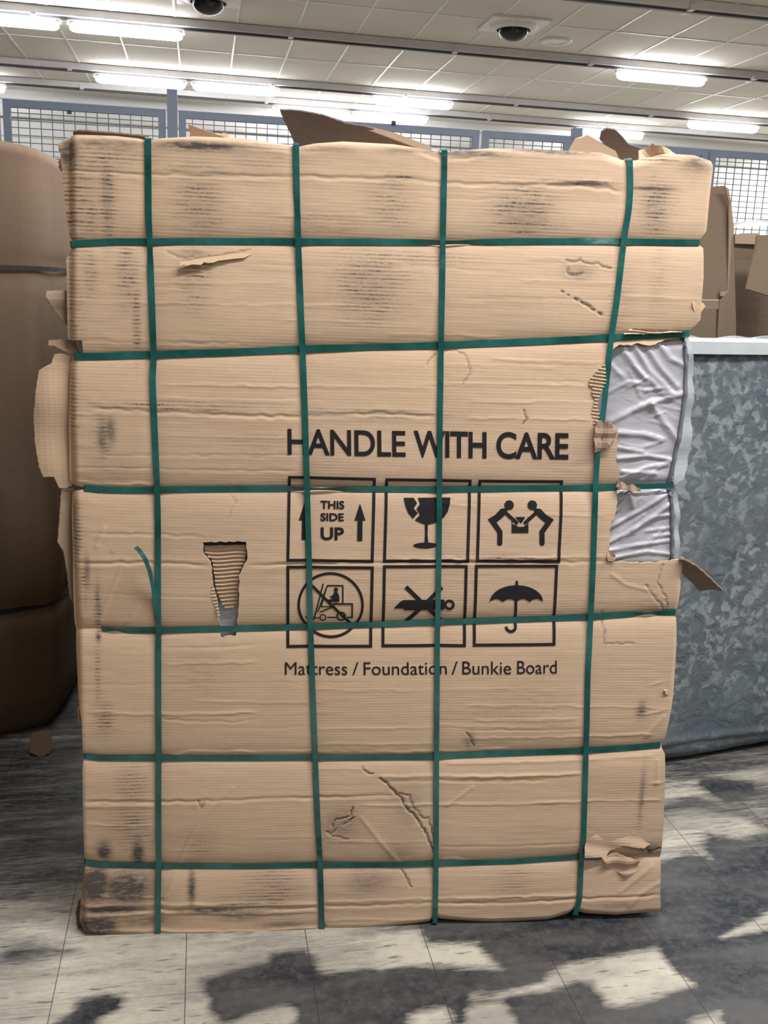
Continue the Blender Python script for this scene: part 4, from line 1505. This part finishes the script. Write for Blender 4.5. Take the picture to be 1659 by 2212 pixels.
def top_sheet(pts, back, tilt, mat, px, py, **kw):
    p0 = Q(*UV(px, py, -back), -back)
    return sheet('torn_flap', pts, p0, N_ * math.cos(tilt) - V_ * math.sin(tilt), mat, **kw)


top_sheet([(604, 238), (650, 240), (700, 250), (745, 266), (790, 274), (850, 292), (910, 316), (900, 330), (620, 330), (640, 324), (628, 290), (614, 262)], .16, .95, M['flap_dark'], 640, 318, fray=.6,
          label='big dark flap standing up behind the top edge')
top_sheet([(740, 266), (790, 271), (850, 286), (935, 318), (925, 328), (850, 300), (790, 278)], .10, -.2, M['card_mid'], 800, 300)
top_sheet([(406, 268), (430, 277), (470, 291), (486, 296), (478, 306), (405, 306), (411, 290)], .1, .3, M['card_mid'], 440, 300, fray=.5)
top_sheet([(470, 292), (484, 286), (493, 290), (494, 300), (480, 306)], .11, -.2, M['card_plain'], 484, 298)
top_sheet([(158, 285), (172, 283), (250, 289), (322, 296), (318, 308), (160, 306)], .06, .9, M['card_dark'], 240, 300, fray=.6)
top_sheet([(1226, 330), (1242, 300), (1255, 298), (1270, 291), (1300, 310), (1330, 326), (1338, 344), (1230, 338)], .12, -.1, M['card_mid'], 1280, 325, label='pointed tan flap above the top edge')
top_sheet([(1243, 299), (1270, 290), (1240, 326), (1228, 330)], .135, -.5, M['card_plain'], 1250, 315)
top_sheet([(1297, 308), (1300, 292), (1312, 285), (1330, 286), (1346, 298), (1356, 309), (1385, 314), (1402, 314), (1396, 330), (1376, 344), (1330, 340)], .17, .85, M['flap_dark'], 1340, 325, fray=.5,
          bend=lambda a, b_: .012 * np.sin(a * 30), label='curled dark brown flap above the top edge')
top_sheet([(1378, 344), (1382, 324), (1398, 318), (1408, 310), (1414, 316), (1432, 318), (1458, 330), (1470, 338), (1470, 348), (1380, 350)], .03, .0, M['card_plain'], 1420, 335, fray=1.2,
          bend=lambda a, b_: .01 * np.sin(a * 70 + b_ * 60), label='crumpled tan flap above the top edge')
sheet('torn_flap', [(133, 300), (128, 310), (131, 330), (126, 345), (134, 372), (150, 372), (156, 310), (150, 298)], Q(*UV(142, 335), -.02), N_ - E_ * .5, M['card_mid'], fray=2.0,
      bend=lambda a, b_: .006 * np.sin(b_ * 150 + a * 60))

# ------------------------------------------------------------------ the wrapped mattress inside
inner = thing('wrapped_mattress', 'white mattress in shiny clear plastic showing through the torn right side of the carton', 'mattress', tuple(Q(.75, .05, -.2)))
RID = [(5, 9, [(1352, 760), (1385, 805), (1440, 848)]), (5, 8, [(1375, 748), (1405, 800), (1455, 850)]), (5, 8, [(1400, 750), (1430, 795), (1466, 836)]), (4, 8, [(1428, 742), (1450, 775), (1482, 790)]),
       (6, 9, [(1410, 874), (1440, 915), (1466, 952)]), (6, 9, [(1410, 872), (1440, 862), (1484, 848)]), (5, 9, [(1322, 912), (1365, 890), (1408, 872)]), (5, 9, [(1330, 935), (1395, 940), (1432, 950)]),
       (4, 6, [(1336, 968), (1390, 976)]), (5, 6, [(1336, 992), (1400, 985), (1462, 996)]), (4, 6, [(1340, 1036), (1395, 1012), (1446, 1002)]), (4, 6, [(1345, 1020), (1420, 1024)]), (3, 6, [(1318, 850), (1360, 826), (1400, 830)]),
       (3, 7, [(1325, 790), (1350, 815)]), (5, 6, [(1362, 1064), (1335, 1105)]), (4, 6, [(1362, 1064), (1372, 1096)]), (5, 6, [(1446, 1066), (1392, 1102), (1320, 1142)]), (5, 7, [(1452, 1088), (1390, 1136), (1318, 1174)]),
       (4, 6, [(1454, 1112), (1410, 1120), (1370, 1146)]), (4, 6, [(1318, 1192), (1380, 1180), (1452, 1168)]), (4, 5, [(1330, 1207), (1400, 1194), (1456, 1198)]), (3, 5, [(1400, 1150), (1452, 1140)])]


_R = random.Random(12)
for _ in range(34):
    x0, y0 = _R.uniform(1325, 1450), _R.uniform(745, 1205)
    L = _R.uniform(25, 75)
    a = _R.uniform(.7, 1.3) if y0 < 830 else (_R.uniform(-.9, .9) if y0 < 920 else (_R.uniform(-.35, .25) if y0 < 1045 else _R.uniform(-.8, -.15)))
    RID.append((_R.uniform(1.2, 2.8), _R.uniform(3, 4.5), [(x0, y0), (x0 + L * .5 * math.cos(a), y0 + L * .5 * math.sin(a) + _R.uniform(-3, 3)), (x0 + L * math.cos(a), y0 + L * math.sin(a))]))


def wrap_h(u, v):
    h = np.full(u.shape, -.012)
    edge = sstep(UV(1280, 900)[0], UV(1360, 900)[0], u) * sstep(UV(1400, 1260)[1], UV(1400, 1210)[1], v) * sstep(UV(1400, 690)[1], UV(1400, 735)[1], v)
    h += .014 * edge
    for py in (724, 1051):
        cv = UV(1400, py)[1]
        h -= .010 * edge * np.exp(-((v - cv) / .016) ** 2)
    for amp, w, pts in RID:
        g = UVl(pts)
        d, _, _ = seg_near(g, u, v, False)
        h += amp * .001 * np.exp(-(d / (w * .7 * PX)) ** 2) * (.75 + .5 * vnoise(u * 30, v * 30))
    h += (vnoise(u * 16, v * 12) - .5) * .007 * edge
    return h


MEDGE = [(1482, 715), (1486, 760), (1487, 800), (1484, 850), (1478, 900), (1470, 950), (1460, 1005), (1452, 1044), (1450, 1056), (1455, 1075), (1457, 1110), (1457, 1215)]
mo = UVl([(1482, 700)] + MEDGE + [(1452, 1300), (1416, 1940), (200, 1970), (178, 1400), (172, 770), (160, 735), (158, 600), (150, 360), (1505, 400)])
panel('cover', M['wrap'], inner, mo, [], .0042, .0036, wrap_h, .24)
m = MB()
pts = []
gm = UVl([(x_ - 4, y_) for x_, y_ in MEDGE])
seg = np.concatenate([[0], np.cumsum(np.hypot(*np.diff(np.array(gm), axis=0).T))])
ss = np.linspace(0, seg[-1], 60)
gu, gv = np.interp(ss, seg, np.array(gm)[:, 0]), np.interp(ss, seg, np.array(gm)[:, 1])
hh = wrap_h(gu, gv)
m.tube(list(P3(gu, gv, hh + .001)), .0055, 10)
m.build('piping', M['piping'], inner, True)
film = [(1480, 716), (1490, 730), (1496, 770), (1500, 800), (1497, 850), (1494, 940), (1487, 1005), (1474, 1034), (1455, 1047), (1452, 1040), (1460, 1000), (1472, 940), (1480, 890), (1486, 830), (1486, 780)]
sheet('plastic_film', film, Q(*UV(1484, 880), -.006), N_ + E_ * .5, M['film'], inner, thick=.001, fray=.8, bend=lambda a, b_: .004 * np.sin(b_ * 60))
sheet('plastic_film', [(1456, 1060), (1466, 1072), (1468, 1110), (1467, 1204), (1456, 1206), (1457, 1110)], Q(*UV(1462, 1130), -.006), N_ + E_ * .5, M['film'], inner, thick=.001, fray=.6, bend=lambda a, b_: .003 * np.sin(b_ * 80))


# ------------------------------------------------------------------ neighbouring goods
def prism_grid(name, foot, z0, ztop, nz, mat, parent, bulge=None, cap=True, res=.03, smooth=True):
    """walls over a closed footprint, resampled finely so that they can bulge"""
    pts = []
    n = len(foot)
    for i in range(n):
        a, b_ = np.array(foot[i], float), np.array(foot[(i + 1) % n], float)
        k = max(1, int(np.linalg.norm(b_ - a) / res))
        for j in range(k):
            pts.append(a + (b_ - a) * j / k)
    pts = np.array(pts)
    cen = pts.mean(0)
    m = len(pts)
    nr = np.roll(pts, -1, 0) - np.roll(pts, 1, 0)
    nr = np.stack([nr[:, 1], -nr[:, 0]], 1)
    nr /= np.linalg.norm(nr, axis=1)[:, None]
    if np.sum((pts - cen) * nr) < 0:
        nr = -nr
    V = []
    for k in range(nz + 1):
        f_ = k / nz
        zt_ = ztop(pts[:, 0], pts[:, 1]) if callable(ztop) else np.full(m, ztop)
        z = z0 + (zt_ - z0) * f_
        o_ = bulge(pts[:, 0], pts[:, 1], z) if bulge else np.zeros(m)
        q = pts + nr * o_[:, None]
        V.append(np.stack([q[:, 0], q[:, 1], z], 1))
    V = np.concatenate(V)
    Fc = [(k * m + i, k * m + (i + 1) % m, (k + 1) * m + (i + 1) % m, (k + 1) * m + i) for k in range(nz) for i in range(m)]
    if cap:
        Fc += [tuple(nz * m + i for i in range(m)), tuple(range(m))[::-1]]
    o = mk(name, V, Fc, mat, parent, smooth)
    bm = bmesh.new()
    bm.from_mesh(o.data)
    bmesh.ops.recalc_face_normals(bm, faces=bm.faces)
    bm.to_mesh(o.data)
    bm.free()
    return o


# left: tall brown carton in the dark gap
foot = [(-.470, 5.0), (-.480, 4.4), (-.492, 4.03), (-.506, 3.80), (-.522, 3.68), (-.535, 3.615), (-.565, 3.575), (-.62, 3.545), (-.73, 3.495), (-1.30, 3.30), (-1.72, 3.2), (-1.75, 5.0)]
lc = thing('brown_carton', 'tall bulging brown carton in the shadow at the left edge', 'carton', (-.9, 4.2, 0))


def lc_top(x_, y_):
    return 2.045 + .03 * np.clip((-.5 - x_) / .3, 0, 1) - .02 * (y_ - 3.6)


def lc_bulge(x_, y_, z):
    b_ = np.zeros(np.shape(x_))
    for zs, sl in ((1.66, 0), (.48, 0)):
        b_ = b_ - .022 * np.exp(-np.abs(z - zs) / .03)
    return b_ + (.014 * np.sin(np.clip(z / 2.0, 0, 1) * math.pi * 3 + x_ * 3) + (vnoise(y_ * 3 + x_ * 3, z * 3) - .5) * .03) * sstep(2.04, 1.7, z) - .03 * sstep(.12, 0, z)


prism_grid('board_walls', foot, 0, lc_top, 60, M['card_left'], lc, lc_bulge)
for zs in (1.66, .48):
    seq = foot[:-1]
    m = MB()
    pth = []
    for i in range(len(seq) - 1):
        a, b_ = np.array(seq[i]), np.array(seq[i + 1])
        for k in range(6):
            pth.append(a + (b_ - a) * k / 6)
    cen = np.array([-1.1, 4.3])
    vs, fs = [], []
    for q in pth:
        o_ = q + (q - cen) / np.linalg.norm(q - cen) * (-.006)
        sag = .02 * math.sin(q[1] * 4) + (.05 if zs > 1 else .06) * (q[1] - 3.6) * (0.6)
        for dz, out in ((-.008, .004), (.008, .004), (.008, .0025), (-.008, .0025)):
            r_ = o_ + (q - cen) / np.linalg.norm(q - cen) * out
            vs.append((r_[0], r_[1], zs + dz + sag * .2))
    for i in range(len(pth) - 1):
        for k in range(4):
            fs.append((4 * i + k, 4 * i + (k + 1) % 4, 4 * i + 4 + (k + 1) % 4, 4 * i + 4 + k))
    mk('strap', vs, fs, M['dark'], lc)
m = MB()
m.tube([(-.53, 3.62, 2.05), (-.516, 4.0, 2.048), (-.52, 4.6, 2.045)], .012, 8)
# scrap of board on the floor at its foot
sc = thing('cardboard_scrap', 'small torn scrap of board on the floor by the left carton', 'cardboard scrap', tuple(on_z(90, 1612, 0)))
pA = on_z(88, 1634, 0)
sheet('piece', [(66, 1586), (86, 1578), (110, 1580), (112, 1610), (106, 1628), (84, 1634), (64, 1626)], pA + (0, 0, .004), (0.1, -.75, .65), M['card_brown'], sc, fray=1.5)

# unseen carton added past the left edge to shade the gap
foot = [(-.54, 2.12), (-.83, 3.36), (-1.95, 3.0), (-1.95, 2.0)]
nc = thing('brown_carton', 'tall unseen brown carton added past the left edge to shade the gap', 'carton', (-1.3, 2.6, 0))
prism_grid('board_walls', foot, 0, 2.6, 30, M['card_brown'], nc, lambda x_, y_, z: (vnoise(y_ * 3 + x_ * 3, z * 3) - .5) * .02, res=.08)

foot = [(-.16, 3.62), (1.22, 3.55), (1.28, 4.9), (-.10, 4.95)]  # unseen carton added behind the big one to keep light out of the gap
nc = thing('brown_carton', 'unseen brown carton added behind the big strapped carton to shade the gap', 'carton', (.55, 4.2, 0))
prism_grid('board_walls', foot, 0, 1.86, 30, M['card_brown'], nc, lambda x_, y_, z: (vnoise(y_ * 3 + x_ * 3, z * 3) - .5) * .02, res=.08)

# right: slab wrapped in crinkled film, standing on its side
slab = thing('wrapped_slab', 'grey foundation wrapped in crinkled clear film, standing on edge at right', 'foundation', (2.2, 3.2, 0))
A0 = on_z(1430, 1650, .012)
A1 = on_z(1659, 1612, .012)
dS = (A1 - A0)
dS[2] = 0
dS /= np.linalg.norm(dS)
nS = np.array([dS[1], -dS[0], 0])
S0 = A0 - dS * .20
S0[2] = 0
SL, SHT, STH = 2.05, 1.50, .22


def slab_pt(a, b_, d):
    return S0 + dS * a + np.array([0, 0, b_]) + nS * d


na, nb = 180, 150
aa, bb = np.meshgrid(np.linspace(0, SL, na), np.linspace(.012, SHT, nb))
rnd = .03
dd = -.030 * np.clip(1 - (bb - .012) / .045, 0, 1) ** 2 - .02 * np.clip(1 - (SHT - bb) / .03, 0, 1) ** 2
dd += (vnoise(aa * 6, bb * 6) - .5) * .016 + (vnoise(aa * 22, bb * 20) - .5) * .005 + (vnoise(aa * 50 + bb * 20, bb * 50) - .5) * .0015
dd += .010 * np.exp(-((bb - .085 - .01 * np.sin(aa * 5)) / .010) ** 2)
Pm = S0 + aa[..., None] * dS + bb[..., None] * np.array([0, 0, 1.0]) + dd[..., None] * nS
idx = np.arange(na * nb).reshape(nb, na)
fc = np.stack([idx[:-1, :-1].ravel(), idx[:-1, 1:].ravel(), idx[1:, 1:].ravel(), idx[1:, :-1].ravel()], 1)
verts = Pm.reshape(-1, 3)
k0 = len(verts)
cor = [slab_pt(0, .012, -STH), slab_pt(SL, .012, -STH), slab_pt(SL, SHT, -STH), slab_pt(0, SHT, -STH)]
faces = [tuple(f) for f in fc]
faces.append((k0 + 3, k0 + 2, k0 + 1, k0))
faces.append(tuple(idx[0, ::-1]) + (k0, k0 + 1))
faces.append(tuple(idx[-1, :]) + (k0 + 2, k0 + 3))
faces.append(tuple(idx[:, 0]) + (k0 + 3, k0))
faces.append(tuple(idx[::-1, -1]) + (k0 + 1, k0 + 2))
mk('wrapped_body', np.concatenate([verts, np.array(cor)]), faces, M['bubble'], slab, True)
m = MB()
m.box(slab_pt(SL / 2, SHT - .008, -.10), (SL + .004, .235, .040), [dS, nS, (0, 0, 1)])
tag(m.build('top_edge', M['edge_white'], slab), 'white taped band along the top edge')
# loose film along the top
na = 120
av = np.linspace(0, SL, na)
hv = SHT + .014 + .016 * vnoise(av * 9, av * 0 + 4) + .008 * np.abs(np.sin(av * 17))
vs, fs = [], []
for i in range(na):
    vs += [slab_pt(av[i], SHT + .008, .012), slab_pt(av[i], hv[i], .004 - .02 * vnoise(av[i] * 7, 2.0))]
fs = [(2 * i, 2 * i + 2, 2 * i + 3, 2 * i + 1) for i in range(na - 1)]
mk('loose_film', vs, fs, M['film'], slab)

# right, behind the slab: brown cartons
bc = thing('brown_carton', 'brown carton behind the wrapped slab, in front of the mesh fence at right', 'carton', (2.6, 3.75, 0))
p = on_y(1600, 500, 3.75)
zb = on_y(1600, 507, 3.75)[2]
xl = on_y(1560, 600, 3.75)[0]
foot = [(xl, 3.75), (xl + 1.5, 3.82), (xl + 1.5, 4.5), (xl, 4.45)]
prism_grid('board_walls', foot, 0, zb, 40, M['card_kraft'], bc, lambda x_, y_, z: (vnoise(x_ * 4, z * 4) - .5) * .015 - .004 * np.exp(-np.abs(z - zb + .09) / .004), smooth=False, res=.06)
sheet('top_flap', [(1588, 508), (1600, 504), (1640, 503), (1646, 514), (1640, 528), (1588, 526)], (xl + .2, 3.735, zb - .02), (0, -1, .25), M['card_brown'], bc)
# flat boards leaning behind the big carton
fb = thing('flattened_carton', 'folded brown board standing upright behind the big carton at right', 'flattened carton', (1.8, 3.45, 0))
sheet('board_panel', [(1480, 408), (1566, 401), (1573, 425), (1582, 470), (1585, 520), (1590, 700), (1588, 1500), (1480, 1500)], (1.8, 3.50, 1), (.05, -1, 0.02), M['card_kraft'], fb, step=.05)
sheet('side_fold', [(1566, 402), (1574, 408), (1580, 440), (1586, 500), (1580, 520), (1573, 640), (1556, 640), (1556, 630), (1572, 628), (1574, 540), (1576, 440)], (1.85, 3.488, 1), (.4, -1, 0), M['card_back'], fb, step=.05)
sheet('lower_flap', [(1496, 648), (1553, 649), (1552, 667), (1496, 666)], (1.8, 3.48, 1), (.05, -1, -.5), M['card_back'], fb, step=.05)
sheet('board_strip', [(1554, 650), (1572, 632), (1566, 760), (1548, 760)], (1.8, 3.478, 1), (.3, -1, 0), M['card_kraft'], fb, step=.05)
# the piece of board hanging at the right edge
hb_ = thing('cardboard_piece', 'tilted tan board with a dark edge hanging at the right photo edge', 'cardboard piece', tuple(on_y(1640, 600, 3.55)))
sheet('board', [(1637, 508), (1720, 505), (1720, 660), (1659, 638), (1614, 624), (1622, 590), (1632, 550)], on_y(1640, 600, 3.55), (.15, -1, .1), M['card_kraft'], hb_, step=.05, thick=.012)
# grey plastic sheet lying over the brown carton
ps = thing('plastic_sheet', 'grey plastic sheet draped on top of the brown carton at the right edge', 'plastic sheet', tuple(on_y(1640, 500, 4.0)))
na = 30
vs, fs = [], []
for i in range(na):
    a = i / (na - 1)
    px = 1570 + 160 * a
    yt = 505 - 18 * a - 8 * math.sin(a * 5)
    f0 = on_y(px, 506 + 2 * math.sin(a * 9), 3.78)
    f1 = on_y(px, yt - 4, 3.95) + np.array([0, 0, .02])
    f0 = f0 + np.array([0, 0, .03])
    f2 = f1 + np.array([0, .3, .0])
    vs += [f0, (f0 + f1) / 2 + np.array([0, 0, .012]), f1, f2]
for i in range(na - 1):
    for k in range(3):
        fs.append((4 * i + k, 4 * i + 4 + k, 4 * i + 5 + k, 4 * i + 1 + k))
mk('draped_film', vs, fs, M['wrap'], ps, True)
